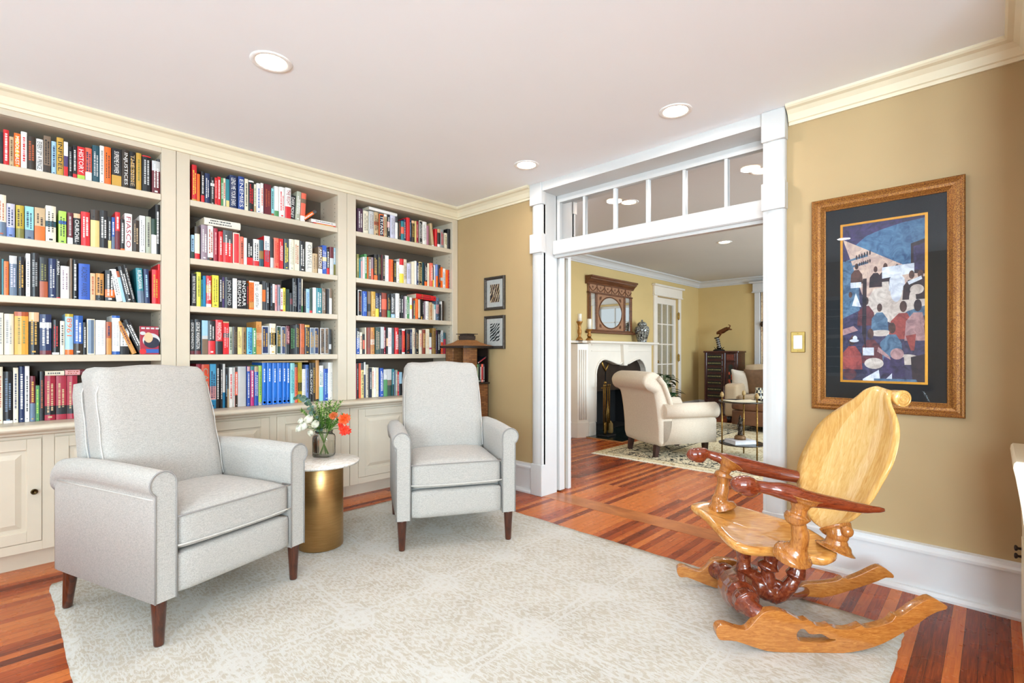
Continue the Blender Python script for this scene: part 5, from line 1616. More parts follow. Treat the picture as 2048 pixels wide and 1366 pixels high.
hubtube([(1494, 1168, .02, 22), (1490, 1152, .03, 19), (1490, 1143, .03, 22), (1489, 1138, .03, 25), (1488, 1132, .03, 14), (1488, 1122, .03, 12), (1487, 1112, .03, 13), (1487, 1098, .03, 15)])
hubtube([(1530, 1182, -.01, 15), (1537, 1166, -.02, 14), (1536, 1150, -.02, 12), (1535, 1141, -.02, 11), (1536, 1134, -.02, 19), (1538, 1130, -.02, 17), (1541, 1122, -.02, 12), (1543, 1108, -.02, 14), (1543, 1100, -.02, 15)])
hubtube([(1552, 1198, -.03, 10), (1566, 1186, -.04, 13), (1580, 1170, -.05, 13), (1588, 1158, -.05, 12), (1591, 1150, -.05, 17), (1593, 1145, -.05, 15), (1596, 1134, -.05, 13), (1599, 1122, -.05, 14), (1600, 1108, -.05, 16)])
hubtube([(1541, 1164, -.02, 9), (1554, 1166, -.03, 7), (1564, 1172, -.035, 7), (1565, 1184, -.035, 8)])
hubtube([(1520, 1150, .02, 6), (1514, 1156, .02, 7), (1520, 1166, .02, 8)])
hubtube([(1560, 1188, -.02, 11), (1580, 1190, .05, 10), (1600, 1186, .14, 10), (1610, 1182, .19, 9)])
hub = m.build('hub', w_hub, rk)
modif(hub, 'REMESH', mode='VOXEL', voxel_size=.0035, use_smooth_shade=True); modif(hub, 'SMOOTH', factor=.5, iterations=3)
# ------------------------------------------------------------------ the other room: fireplace wall
mantel_m = plain('mantel_cream_white', 'e6ddd0', .4, var=.02, scale=8)
MY = 4.02
mx0, mx1 = onY(1176, 800, MY).x, onY(1303, 800, MY).x
mz = onY(1200, 688.5, MY).z
arch_px = [(1192, 748), (1193, 740), (1195, 733), (1198, 726), (1203, 722), (1208, 720), (1213, 720.5), (1219, 722.5), (1227, 726), (1235, 729.5), (1240, 730), (1243, 726.5), (1248, 727), (1252, 729.5), (1258, 728), (1265, 724), (1272, 720.5), (1278, 719), (1283, 721.5), (1287, 728), (1289.5, 735), (1291, 748)]
arch = [onY(x, y, MY) for x, y in arch_px]
AR = [(p.x, p.z) for p in arch]
t = thing('fireplace_mantel', 'cream white fireplace mantel with pointed double-arch opening and keystone', 'fireplace', (mx0, MY, 0))
L = lambda x, y, z: (x-mx0, y-MY, z)
m = MB()
def sheet(pts2, y0, y1):   # front face columns between the arch and the shelf, with thickness
    for (xa, za), (xb, zb) in zip(pts2, pts2[1:]):
        m.add([L(xa, y0, za), L(xb, y0, zb), L(xb, y0, mz), L(xa, y0, mz), L(xa, y1, za), L(xb, y1, zb), L(xb, y1, mz), L(xa, y1, mz)], [(0, 1, 2, 3), (0, 4, 5, 1), (4, 7, 6, 5)])
sheet(AR, MY, 4.19)
m.box(L(mx0, MY, 0), L(AR[0][0], 4.195, mz)); m.box(L(AR[-1][0], MY, 0), L(mx1, 4.195, mz))
for (xa, xb) in ((mx0+.02, AR[0][0]-.03), (AR[-1][0]+.02, mx1-.02)): m.cbox(L(xa, MY-.012, .0), L(xb, MY, .19), .004)
xk = onY(1246, 730, MY).x
for xa, xb in ((mx0+.08, xk-.09), (xk+.09, mx1-.06)):
    m.cbox(L(xa, MY-.008, mz-.10), L(xb, MY, mz-.085), .002); m.cbox(L(xa, MY-.012, mz-.02), L(xb, MY, mz), .003)
m.build('surround', mantel_m, t)
m = MB(); pts = [Vector(L(x, MY-.006, z)) for x, z in AR]; pts = [Vector(L(AR[0][0]-.012, MY-.006, .19))]+[Vector((p.x-.012 if i < 4 else p.x+.012 if i > len(AR)-5 else p.x, p.y, p.z+(.014 if 3 < i < len(AR)-4 else 0))) for i, p in enumerate(pts)]+[Vector(L(AR[-1][0]+.012, MY-.006, .19))]
m.tube(pts, .014, 8); m.build('arch_moulding', mantel_m, t)
m = MB(); m.prism([(xk-.075-mx0, mz), (xk+.075-mx0, mz), (xk+.045-mx0, onY(1246, 731, MY).z), (xk-.045-mx0, onY(1246, 731, MY).z)], 'y', -.05, .03); m.build('keystone', mantel_m, t)
m = MB()   # canted left return with flutes
a_, b_, c_ = Vector((mx0, MY, 0)), Vector((mx0-.15, 4.085, 0)), Vector((mx0-.19, 4.195, 0))
m.prism([(p.x-mx0, p.y-MY) for p in (a_, b_, c_, Vector((mx0, 4.195, 0)))], 'z', 0, mz)
dirv = (a_-b_).normalized(); nrm_ = Vector((dirv.y, -dirv.x, 0))
for f in (.2, .4, .6, .8):
    c0 = b_.lerp(a_, f)-Vector((mx0, MY, 0)); m.tube([c0+nrm_*.002+Vector((0, 0, .24)), c0+nrm_*.002+Vector((0, 0, mz-.08))], .009, 8)
m.prism([(p.x-mx0, p.y-MY) for p in (a_+nrm_*.014, b_+nrm_*.014-dirv*.01, c_-Vector((.014, 0, 0)), Vector((mx0, 4.195, 0)))], 'z', 0, .2)
m.build('fluted_return', mantel_m, t)
sx0, sx1 = onY(1134, 685, 4.06).x, onY(1313, 685, 3.98).x
m = MB(); m.cbox(L(mx0-.06, 3.93, mz+.012), L(sx1, 4.195, mz+.046), .008); m.cbox(L(sx0, 4.06, mz+.012), L(mx0, 4.195, mz+.046), .008); m.cbox(L(mx0-.16, 3.99, mz+.0122), L(mx0, 4.19, mz+.0458), .008)
m.cbox(L(mx0-.03, 3.985, mz), L(mx1+.01, 4.19, mz+.012), .003); m.build('mantel_shelf', mantel_m, t)
MZ = mz+.0465
soot = plain('sooty_black', '100f0f', .7, var=.3)
m = MB(); m.box((5.821, 4.2, .0006), (5.84, 4.62, 1.098)); m.box((7.28, 4.2, .0006), (7.299, 4.62, 1.098)); m.box((5.821, 4.6, .0006), (7.299, 4.64, 1.098)); m.box((5.821, 4.2, 1.08), (7.299, 4.62, 1.098)); m.box((5.821, 4.2, .0006), (7.299, 4.62, .012))
tag(m.build('firebox', soot), 'sooty black firebox inside the fireplace', 'firebox')
m = MB(); m.cbox((AR[0][0]-.03, 4.10, .60), (AR[-1][0]+.03, 4.115, 1.11), .002)
tag(m.build('smoke_hood', plain('dark_bronze_hood', '3a302a', .35, .7, .25, 8)), 'dark bronze smoke hood across the top of the fire opening', 'fireplace hood')
def darkstone():
    k = NT('dark_green_hearth_stone'); v = k.coord(); n = k.noise(v, 9, 5, .65, 1); k.base(k.ramp(n, [(.4, lin('0e1412')), (.6, lin('1e2a26')), (.72, lin('55605a'))])); k.set(Roughness=.15); return k.m
hx0, hx1 = 5.64, 7.36
m = MB(); m.box((hx0, 3.46, .0008), (hx1, 4.20, .012)); m.box((hx0-.03, 3.43, .0006), (hx1+.03, 3.46, .010), 1); m.box((hx0-.03, 3.46, .0006), (hx0, 4.0, .010), 1); m.box((hx1, 3.46, .0006), (hx1+.03, 4.2, .010), 1)
tag(m.build('hearth', [darkstone(), wood('hearth_border', 'a5673a', 'c08a54', .3)]), 'flush black-green stone hearth with wood border', 'hearth')
brass2 = metal('aged_brass', '8f6f3a', .36, .25)
tp = onZ(1213, 872, .012); tx, ty = tp.x, tp.y
t = thing('fire_tool_set', 'brass fire tools hanging on a stand at the left of the fireplace', 'fire tools', (tx, ty, .0125))
MB().cbox((-.10, -.08, 0), (.12, .09, .02), .004).build('base', plain('iron_base', '2c2b2b', .5, .6), t)
MB().tube([(0, .02, .02), (0, .02, .70)], .011, 10).build('post', brass2, t)
m = MB(); m.tube([(-.09, .02, .66), (.09, .02, .66)], .008, 8); m.ball((0, .02, .73), .02); m.build('crossbar', brass2, t)
for i, (x, nm) in enumerate(((-.07, 'poker'), (-.03, 'shovel'), (.03, 'tongs'), (.075, 'brush'))):
    m = MB(); m.tube([(x, 0, .07), (x, 0, .66), (x-.005, -.01, .69), (x-.02, -.02, .705), (x-.03, -.02, .69)], .0085, 8)
    if nm == 'brush': m.lathe([(.01, .2), (.035, .16), (.04, .05), (.03, .03)], 14, 1, Matrix.Translation((x+.02, 0, 0)))
    elif nm == 'shovel': m.rbox((x-.03, -.008, .03), (x+.03, .008, .19), .007, 4)
    elif nm == 'tongs': m.tube([(x, 0, .5), (x+.02, 0, .3), (x+.015, 0, .08)], .007, 8); m.tube([(x, 0, .5), (x-.02, 0, .3), (x-.012, 0, .08)], .007, 8)
    m.build(nm, [brass2, plain('brush_bristle', '6b5324', .8, var=.3, scale=90)], t)
ap = onZ(1222, 866, .012)
t = thing('andiron', 'brass-topped iron andiron ornament standing in the fire opening', 'andiron', (ap.x+.10, ap.y+.16, .0125))
MB().tube([(0, 0, 0), (0, 0, .88)], .012, 8).build('post', plain('black_iron', '1b1a1a', .5, .7), t)
m = MB(); m.tube([(0, 0, .87), (-.05, 0, .93), (-.09, 0, 1.0), (-.06, 0, 1.03)], [.012, .02, .014, .008], 8); m.tube([(0, 0, .87), (.05, 0, .95), (.10, 0, 1.0)], [.01, .016, .006], 8); m.build('finial', brass2, t)

# things on the mantel
gilt = plain('gilded_wood', 'a8763a', .35, .55, .35, 40)
wax = plain('ivory_wax', 'efe9da', .5, var=.02)
def candle(px, ybase, ytop, ycandle, rb, label):
    p = onY(px, 680, 4.03); d = p.x*FW.x+4.03*FW.y; s = d/FPX; h = (ybase-ytop)*s; hc = (ytop-ycandle)*s
    t = thing('candle_holder', label, 'candle holder', (p.x, 4.03, MZ), 0, 'gilded candle holders')
    MB().lathe([(rb, 0), (rb, .012), (rb*.75, .03), (rb*.4, .05), (rb*.42, h*.3), (rb*.6, h*.4), (rb*.62, h*.5), (rb*.4, h*.62), (rb*.45, h*.7), (rb*.38, h*.76), (rb*.75, h*.92), (rb*.9, h*.96), (rb*.9, h)], 24).build('stand', gilt, t)
    c = MB().lathe([(rb*.62, 0), (rb*.62, hc-.004), (rb*.58, hc), (0, hc-.003)], 24).build('candle', wax, t, (0, 0, h))
    MB().tube([(0, 0, hc-.004), (0, 0, hc+.008)], .0015, 6).build('wick', plain('wick_black', '1a1a1a', .8), c)
candle(1159, 683, 645, 630, .048, 'taller gilded candle holder with ivory candle at the left end of the mantel'); candle(1178.5, 683.5, 660.5, 640, .05, 'shorter gilded candle holder with thicker ivory candle, in front of the mirror')
def porcelain():
    k = NT('black_white_porcelain'); v = k.coord(); n = k.noise(v, 26, 2, .5, 2.2); f = k.math('LESS_THAN', k.math('ABSOLUTE', k.math('SUBTRACT', n, .5)), .035)
    k.base(k.mix(f, lin('12151c'), lin('c9c8bd'))); k.set(Roughness=.15, Coat_Weight=.5); return k.m
p = onY(1284, 680, 4.05)
t = thing('ginger_jar', 'black and white patterned lidded jar at the right end of the mantel', 'jar', (p.x, 4.05, MZ))
MB().lathe([(.075, 0), (.072, .01), (.085, .06), (.11, .15), (.118, .2), (.108, .24), (.08, .262), (.068, .268)], 32).build('body', porcelain(), t)
MB().lathe([(.075, .269), (.08, .276), (.072, .3), (.045, .322), (.015, .332), (.01, .338), (.016, .348), (.012, .358), (0, .362)], 32).build('lid', porcelain(), t)

# overmantel mirror
mir_wood = wood('carved_mirror_wood', '4a2a18', '7a4a2c', .35, (3, 3, 3), 8, .2); mir_pink = plain('mirror_panel', '9a6f52', .45, var=.15, scale=30)
mirror_m = plain('mirror_silver', 'f2efe6', .02, 1, 0, 1)
QY = 4.165
def Q(px, py): p = onY(px, py, QY); return p.x, p.z
x0, zt = Q(1178, 553); x1, _ = Q(1263, 570); zb = Q(1220, 668)[1]; zt = Q(1220, 559)[1]
W = x1-x0; Hh = zt-zb
t = thing('mirror', 'carved wooden overmantel mirror with round glass and cornice above the candles', 'mirror', (x0, 4.196, zb))
def mb_box(a, b_, r=.003): return MB().cbox(a, b_, r)
m = mb_box((0, -.03, 0), (W, -.002, Hh-.05)); m.build('backboard', mir_pink, t)
m = MB(); m.cbox((-.05, -.075, -.0), (W+.05, -.002, .035), .008); m.cbox((-.025, -.055, .035), (W+.025, -.002, .055), .005); m.build('base_moulding', mir_wood, t)
m = MB(); pr = [(0, -.12), (.03, -.118), (.04, -.10), (.07, -.075), (.085, -.07), (.09, -.04), (.105, -.035), (.105, 0), (0, 0)]
m.prism([(-.002-a, Hh+z) for a, z in [(0, -.115), (.035, -.115), (.045, -.095), (.075, -.06), (.095, -.05), (.1, -.03), (.12, -.02), (.12, 0), (0, 0)]], 'x', -.05, W+.05); m.build('cornice', mir_wood, t)
fz = Hh-.115; f2 = Hh*.70
m = MB(); m.cbox((-.012, -.05, f2), (W+.012, -.002, f2+.025), .004)
for i in range(6):
    cx = W*(i+.5)/6; r = W/13
    m.tube([(cx-r+2*r*k/10, -.034, f2+.095-.055*math.sin(pi*k/10)) for k in range(11)], .006, 6); m.ball((cx, -.034, f2+.095), (.011, .006, .015), 0, 6)
    m.tube([(cx-r, -.034, f2+.03), (cx-r, -.034, f2+.12)], .004, 6); m.ball((cx-r, -.034, f2+.115), (.014, .008, .014), 0, 6)
m.build('swag_frieze', mir_wood, t)
g0, g1, g2, g3 = [Q(px, 620)[0]-x0 for px in (1181, 1190, 1250, 1258.5)]
for xa, xb in ((0, g0), (g1, g1+.05), (g2-.04, g2), (g3, W)): MB().cbox((xa, -.045, .055), (xb, -.02, f2), .004).build('pilaster', mir_wood, t)
MB().box((g0, -.0335, .06), (g1, -.03, f2)).build('side_glass', mirror_m, t); MB().box((g2, -.0335, .06), (g3, -.03, f2)).build('side_glass', mirror_m, t)
xa, xb = Q(1197.5, 620)[0]-x0, Q(1243.5, 620)[0]-x0; cx, cz = (xa+xb)/2, .055+(f2-.055)/2; r = (f2-.055)*.45; EX = (xb-xa)/2/r
m = MB(); m.add([(cx+r*EX*math.cos(2*pi*i/48), -.0335, cz+r*math.sin(2*pi*i/48)) for i in range(48)], [tuple(range(48))]); m.build('round_glass', mirror_m, t, fix=False)
m = MB(); m.tube([(cx+r*EX*math.cos(2*pi*i/48), -.034, cz+r*math.sin(2*pi*i/48)) for i in range(48)], .009, 8, closed=True)
for sx in (-1, 1):
    for sz in (-1, 1):
        c = Vector((cx+sx*r*EX*.9, -.033, cz+sz*r*.95))
        for k in range(5): leaf(m, c, Vector((-sx*math.cos(k*.4), 0, -sz*math.sin(k*.4)+.01)), .05, .009, 0, 0, Vector((0, -1, 0)))
m.build('round_frame', mir_wood, t)

# French door
dx0, dx1 = onY(1312, 700, 4.2).x, onY(1355.7, 700, 4.2).x; dzt = onY(1333, 596, 4.2).z
d = struct(MB().box((dx0, 4.24, .01), (dx0+.1, 4.28, dzt)).box((dx1-.085, 4.24, .01), (dx1, 4.28, dzt)).box((dx0+.1, 4.24, dzt-.11), (dx1-.085, 4.28, dzt)).box((dx0+.1, 4.24, .01), (dx1-.085, 4.28, .24)).build('door_2', mantel_m), 'white French door with small panes')
gx0, gx1, gz0, gz1 = dx0+.1, dx1-.085, .24, dzt-.11
for i in (1, 2): x = gx0+(gx1-gx0)*i/3; MB().cbox((x-.011, 4.245, gz0), (x+.011, 4.275, gz1), .003).build('muntin', mantel_m, d)
for i in (1, 2, 3, 4): z = gz0+(gz1-gz0)*i/5; MB().cbox((gx0, 4.246, z-.011), (gx1, 4.274, z+.011), .003).build('muntin', mantel_m, d)
MB().add([(gx0, 4.26, gz0), (gx1, 4.26, gz0), (gx1, 4.26, gz1), (gx0, 4.26, gz1)], [(0, 1, 2, 3)]).build('pane', pane_glass('door_glass', (.95, .96, .97), 1.5), d)
MB().lathe([(.012, 0), (.01, .03), (.024, .045), (.024, .058), (0, .066)], 16, 0, Matrix.Translation((dx0+.05, 4.24, 1.0)) @ Matrix.Rotation(pi/2, 4, 'X')).build('handle', brass2, d)
m = MB()
for z in (.25, dzt*.5, dzt-.3): m.cbox((dx1-.01, 4.17, z-.06), (dx1+.025, 4.2, z+.06), .004); m.tube([(dx1+.006, 4.185, z-.075), (dx1+.006, 4.185, z+.075)], .009, 8)
m.build('hinge', brass2, d)
c = MB(); c.cbox((dx0-.11, 4.168, 0), (dx0, 4.2, dzt+.01), .004); c.cbox((dx1, 4.172, 0), (dx1+.08, 4.2, dzt+.01), .004); c.cbox((dx0-.12, 4.16, dzt+.01), (dx1+.1, 4.2, dzt+.17), .004); c.cbox((dx0-.15, 4.12, dzt+.17), (dx1+.14, 4.2, dzt+.205), .01); c.cbox((dx0-.13, 4.15, dzt+.01), (dx1+.12, 4.2, dzt+.03), .004)
struct(c.build('trim_8', mantel_m), 'white door casing with cap moulding')
# sun porch beyond the French door
porch = plain('porch_cream', 'e2d6c0', .7); blind_m = plain('white_blind', 'f4f2ec', .6)
c = MB(); c.box((7.42, 5.9, 0), (7.6, 6.0, 2.6)); c.box((9.4, 5.9, 0), (10.2, 6.0, 2.6)); c.box((7.6, 5.9, 0), (9.4, 6.0, .7)); c.box((7.6, 5.9, 2.1), (9.4, 6.0, 2.6)); c.box((10.1, 4.35, 0), (10.2, 5.9, 2.6)); c.box((7.42, 4.35, 0), (7.5, 5.9, 2.6)); c.box((7.42, 4.35, 2.6), (10.2, 6.0, 2.66)); c.box((7.42, 4.351, -.06), (10.2, 6.0, 0)); c.box((8.46, 5.86, .7), (8.54, 5.95, 2.1))
struct(c.build('wall_porch', porch), 'cream porch walls behind the French door')
m = MB()
for i in range(16): m.box((7.62, 5.86, 2.08-i*.05), (9.38, 5.89, 2.085-i*.05))
for x in (7.64, 8.44, 8.56, 9.36): m.box((x-.002, 5.874, 1.3), (x+.002, 5.876, 2.1))
tag(m.build('window_blind', blind_m), 'white slatted blind half drawn beyond the French door', 'blind')

# far wall window with casing, shade and curtain
wy = onX(1522, 700, FARX).y; wy1 = onX(1510, 700, FARX).y
c = MB(); zc = onX(1515, 584, FARX-.05).z
c.cbox((FARX-.05, wy, 0), (FARX, wy1, zc), .01); c.cbox((FARX-.075, wy-1.4, zc), (FARX, wy1+.02, zc+.155), .004); c.cbox((FARX-.13, wy-1.4, zc+.155), (FARX, wy1+.075, zc+.19), .012); c.cbox((FARX-.09, wy-1.4, zc-.012), (FARX, wy1+.03, zc+.01), .004)
c.cbox((FARX-.05, wy-1.4, 0), (FARX, wy-1.3, zc), .01); c.cbox((FARX-.05, wy-1.3, .0), (FARX, wy, .75), .004)
struct(c.build('trim_9', white_m), 'white window casing with cap moulding')
sash_window('window_6', 'x', FARX+.08, wy-1.3, wy, .75, 2.2, 3)
def floral(name, c1, c2, sc=10):
    k = NT(name); v = k.coord(); n = k.noise(v, sc, 3, .6, 2); n2 = k.noise(v, sc*2.7, 2, .5, 1.5); k.base(k.ramp(k.math('ADD', k.math('MULTIPLY', n, .6), k.math('MULTIPLY', n2, .4)), [(.38, lin(c2)), (.46, lin(c1)), (.6, lin(c1)), (.66, lin(c2))])); k.set(Roughness=.9); return k.m
fl = floral('peach_floral_cloth', 'ecd9b8', 'b07a5a')
m = MB(); m.grid(lambda u, v: (FARX-.03-.025*math.sin(u*40), wy-.015-u*.22, .78+v*1.5), 40, 4); o = m.build('curtain', fl, fix=False); modif(o, 'SOLIDIFY', thickness=.003)
tag(o, 'peach floral curtain hanging inside the far window casing', 'curtain')
p = onX(1526, 648, FARX-.07)
t = thing('curtain_tieback', 'dark bronze curtain tieback beside the far window casing', 'tieback', (p.x, p.y, p.z))
m = MB(); m.lathe([(0, 0), (.045, 0), (.05, .01), (.03, .025), (.012, .03), (.012, .05)], 20, 0, Matrix.Rotation(-pi/2, 4, 'Y')); m.build('rosette', plain('bronze_tieback', '4d4238', .4, .7), t)
MB().tube([(-.01, -.0, 0), (-.02, -.01, -.05), (-.01, -.01, -.1)], .012, 8).build('tassel', plain('tassel_grey', '8a8178', .8), t)

# ------------------------------------------------------------------ the other room: rug and furniture
def rug2_mat():
    k = NT('ivory_vine_rug'); v = k.coord(); sx = k.new('ShaderNodeSeparateXYZ'); k.link(v, sx.inputs[0]); x, y = sx.outputs[0], sx.outputs[1]
    dx = k.math('MINIMUM', k.math('SUBTRACT', x, 4.83), k.math('SUBTRACT', 8.35, x)); dy = k.math('MINIMUM', k.math('ADD', y, .5), k.math('SUBTRACT', 3.34, y)); dd = k.math('MINIMUM', dx, dy)
    n = k.noise(v, 7, 3, .6, 2.6); n2 = k.noise(v, 30, 3, .7, 1)
    vine = k.math('LESS_THAN', k.math('ABSOLUTE', k.math('SUBTRACT', n, .5)), .03); fl_ = k.math('GREATER_THAN', k.noise(v, 13, 2), .62)
    dark = k.math('MAXIMUM', vine, fl_)
    bord = k.math('MULTIPLY', k.math('GREATER_THAN', dd, .12), k.math('LESS_THAN', dd, .62))
    line = k.math('MAXIMUM', k.math('LESS_THAN', k.math('ABSOLUTE', k.math('SUBTRACT', dd, .12)), .008), k.math('LESS_THAN', k.math('ABSOLUTE', k.math('SUBTRACT', dd, .62)), .008))
    field = k.mix(k.math('GREATER_THAN', n2, .56), lin('ded2b2'), lin('a58b62'))
    c = k.mix(k.math('MULTIPLY', dark, bord), k.mix(bord, field, lin('ddd1b3')), lin('2a2d2e')); c = k.mix(line, c, lin('4a4a44'))
    k.base(c); k.set(Roughness=.95, Specular_IOR_Level=.05); k.bump(k.noise(v, 300, 2), .4, .003); return k.m
m = MB(); m.cbox((4.83, -.5, .0006), (8.35, 3.34, .009), .003)
rg = tag(m.build('rug', rug2_mat()), 'ivory oriental rug with dark vine border under the cream club armchair', 'rug')
m = MB()
for i in range(380): y = -.5+3.84*(i+.5)/380; m.box((4.775+rnd.uniform(-.008, .01), y-.003, .0006), (4.83, y+.003, .004))
m.build('fringe', plain('rug_fringe', 'e4dac2', .9), rg)
R2Z = .0092
club = fabric('cream_club_linen', 'e0d3c0', 'c9b9a4', 700, .92, .2, 1.5); dleg = wood('dark_club_leg', '26120b', '42231a', .35, (8, 8, 1), 10)
t = thing('club_armchair', 'cream rolled-back club armchair on the ivory rug by the fireplace', 'armchair', (5.766, 2.613, R2Z), math.radians(62.8))
for x in (-.255, .255):
    for y in (.0, .64):
        m = MB(); m.prism([(-.028, -.028), (.028, -.028), (.028, .028), (-.028, .028)], 'z', 0, .13)
        m.v = [((p[0]*(.75 if p[2] < .05 else 1)), p[1]*(.75 if p[2] < .05 else 1)+(.02 if p[2] < .05 and y > .3 else 0), p[2]) for p in m.v]; m.build('leg', dleg, t, (x, y, 0))
MB().rbox((-.34, -.06, .125), (.34, .66, .34), .04, 8).build('seat_frame', club, t)
MB().rbox((-.235, -.08, .335), (.235, .52, .48), .05, 10, fn=lambda p, u: p+Vector((0, 0, .02*(1-u.x**2)*(1-u.y**2) if u.z > 0 else 0))).build('seat_cushion', club, t)
for s in (-1, 1):
    n = 16; prof = [(s*.235, .14), (s*.235, .5)]+[(s*.325+s*.085*math.cos(math.radians(170-260*i/n)), .505+.085*math.sin(math.radians(170-260*i/n))) for i in range(n+1)]+[(s*.345, .40), (s*.345, .14)]
    m = MB(); ysA = [(-.085, .93), (-.075, 1), (.3, 1), (.62, 1)]; K = len(prof); vs = [(s*.31+(x-s*.31)*f, y, .14+(z-.14)*(f*.5+.5)) for y, f in ysA for x, z in prof]
    m.add(vs, [(i*K+j, i*K+(j+1) % K, (i+1)*K+(j+1) % K, (i+1)*K+j) for i in range(3) for j in range(K)], 0, True); m.add(vs[:K], [tuple(range(K))]); m.add(vs[-K:], [tuple(range(K))]); m.build('arm', club, t)
# scrolled back
side = [(.50, .45), (.56, .62), (.60, .74), (.625, .83), (.66, .90), (.71, .93), (.77, .93), (.83, .905), (.865, .855), (.86, .80), (.82, .755), (.77, .735), (.735, .69), (.70, .5), (.68, .3), (.665, .14), (.56, .14), (.5, .3)]
prof = catmull([Vector((0, y, z)) for y, z in side], 3); K = len(prof)
xsB = [(-.345, .9), (-.33, .975), (-.3, 1), (0, 1.012), (.3, 1), (.33, .975), (.345, .9)]
cy, cz = .68, .55; vs = [(x, cy+(p.y-cy)*f, cz+(p.z-cz)*f) for x, f in xsB for p in prof]
m = MB(); m.add(vs, [(i*K+j, i*K+(j+1) % K, (i+1)*K+(j+1) % K, (i+1)*K+j) for i in range(6) for j in range(K)], 0, True); m.add(vs[:K], [tuple(range(K))], 0, True); m.add(vs[-K:], [tuple(range(K))], 0, True)
bk2 = m.build('backrest', club, t)
MB().tube([(-.346, .505, .5), (-.348, .56, .66), (-.35, .62, .80), (-.35, .69, .875)], .028, 8).build('welt', club, bk2)
def cushion(a, b_, c, rot, name, label, mat, cat='cushion', group=None, sz=(.42, .42, .14)):
    w, h, d = sz
    def f(p, u): 
        k = (1-abs(u.x)**3)*(1-abs(u.z)**3); s = 1+.06*(abs(u.x*u.z))**2; return Vector((p.x*s*(1-.06*(1-u.z**2)), p.y*(.18+.82*k**.6), p.z*s*(1-.06*(1-u.x**2))))
    o = MB().rbox((-w/2, -d/2, -h/2), (w/2, d/2, h/2), .03, 12, fn=f).build(name, mat, None, (a, b_, c)); o.rotation_euler = rot
    return tag(o, label, cat, group)
orange_cu = floral('rust_patterned_cushion', 'a8602c', '4a2a1a', 14)
A62 = math.radians(62.8); cl = Vector((5.766, 2.613, 0)); lx = Vector((math.cos(A62), math.sin(A62), 0)); ly = Vector((-lx.y, lx.x, 0))
p = cl+lx*.10+ly*.42; cushion(p.x, p.y, R2Z+.66, (math.radians(-18), 0, A62), 'throw_cushion', 'rust patterned cushion on the cream club armchair', orange_cu, sz=(.36, .34, .12))

# potted plant behind the armchair
pp_ = at(1329, 800, 7.3); PX, PY = pp_.x, pp_.y
t = thing('potted_plant', 'dark green leafy plant between the club armchair and the French door', 'plant', (PX, PY, .0006))
MB().lathe([(.11, 0), (.12, .01), (.15, .24), (.155, .26), (.14, .26), (.135, .22), (0, .22)], 28).build('pot', plain('terracotta_pot', '7a4a32', .6), t)
m = MB(); ml = MB()
for i in range(64):
    a = rnd.uniform(0, 2*pi); z1 = rnd.uniform(.38, .84); rr_ = .03+.15*(1-abs(z1-.55)/.4)*rnd.uniform(.3, 1); q = Vector((rr_*math.cos(a), rr_*math.sin(a), z1))
    m.tube(curve(Vector((0, 0, .22)), Vector((q.x*.2, q.y*.2, z1*.8)), q, 5), .004, 5)
    leaf(ml, q, Vector((math.cos(a), math.sin(a), rnd.uniform(-.1, .6))), rnd.uniform(.10, .17), rnd.uniform(.028, .042), 0, .35)
m.build('stem', plain('plant_stem', '3f5a2c', .6), t); ml.build('leaves', plain('dark_glossy_leaf', '2b4a2c', .35, var=.3, scale=30), t)

# lacquered chest in the far corner
CXF = 9.22
cy1, cym, cy0 = onX(1409, 750, CXF).y, onX(1448, 750, CXF).y, onX(1475, 750, CXF).y
czt = onX(1440, 702, CXF).z; czb = .30
lac = wood('oxblood_lacquer', '2e0f0c', '4d1c16', .3, (1, 3, 3), 6, .3); lacd = plain('black_lacquer_panel', '15120f', .35, var=.3, scale=20)
dec = plain('painted_ornament', '7d7a4a', .5, var=.5, scale=60)
t = thing('chest_of_drawers', 'dark oxblood lacquered chest with seven painted drawers in the far corner', 'chest', (CXF, cy0, 0))
L = lambda x, y, z: (x-CXF, y-cy0, z)
MB().cbox(L(CXF+.02, cy0, czb), L(9.595, cy1, czt-.03), .004).build('body', lac, t)
m = MB(); m.cbox(L(CXF-.015, cy0-.02, czt-.03), L(9.597, cy1+.02, czt), .006); m.build('top', lac, t)
m = MB()
for y in (cy0+.02, cym, cy1-.02):
    m.cbox(L(CXF-.004, y-.02, czb-.05), L(CXF+.03, y+.02, czt-.03), .004)
m.build('pilaster', lac, t)
nd = 7; dh = (czt-.05-czb)/nd
for i in range(nd):
    z = czb+.005+i*dh; dr = MB().cbox(L(CXF, cym+.03, z+.008), L(CXF+.03, cy1-.045, z+dh-.008), .004).build('drawer', lac, t)
    m = MB(); m.box(L(CXF-.002, cym+.05, z+.022), L(CXF, cy1-.065, z+dh-.022)); m.build('painted_panel', lacd, dr)
    m = MB(); yc = (cym+cy1)/2
    for q in range(-3, 4): m.ball(L(CXF-.003, yc+q*.035, z+dh/2), (.004, .014+.004*(q % 2), .012), 0, 6)
    m.build('ornament', dec, dr)
z = czt-.05-dh*1.1; dr = MB().cbox(L(CXF, cy0+.045, z), L(CXF+.03, cym-.03, czt-.045), .004).build('drawer', lac, t)
MB().box(L(CXF-.002, cy0+.06, z+.02), L(CXF, cym-.045, czt-.065)).build('painted_panel', plain('red_painted_panel', '6a3226', .4, var=.4, scale=40), dr)
dr = MB().cbox(L(CXF, cy0+.045, czb+.01), L(CXF+.03, cym-.03, z-.02), .004).build('door', lac, t)
m = MB(); yc = (cy0+cym)/2; hw = (cym-cy0)/2-.08; zz0, zz1 = czb+.06, z-.06
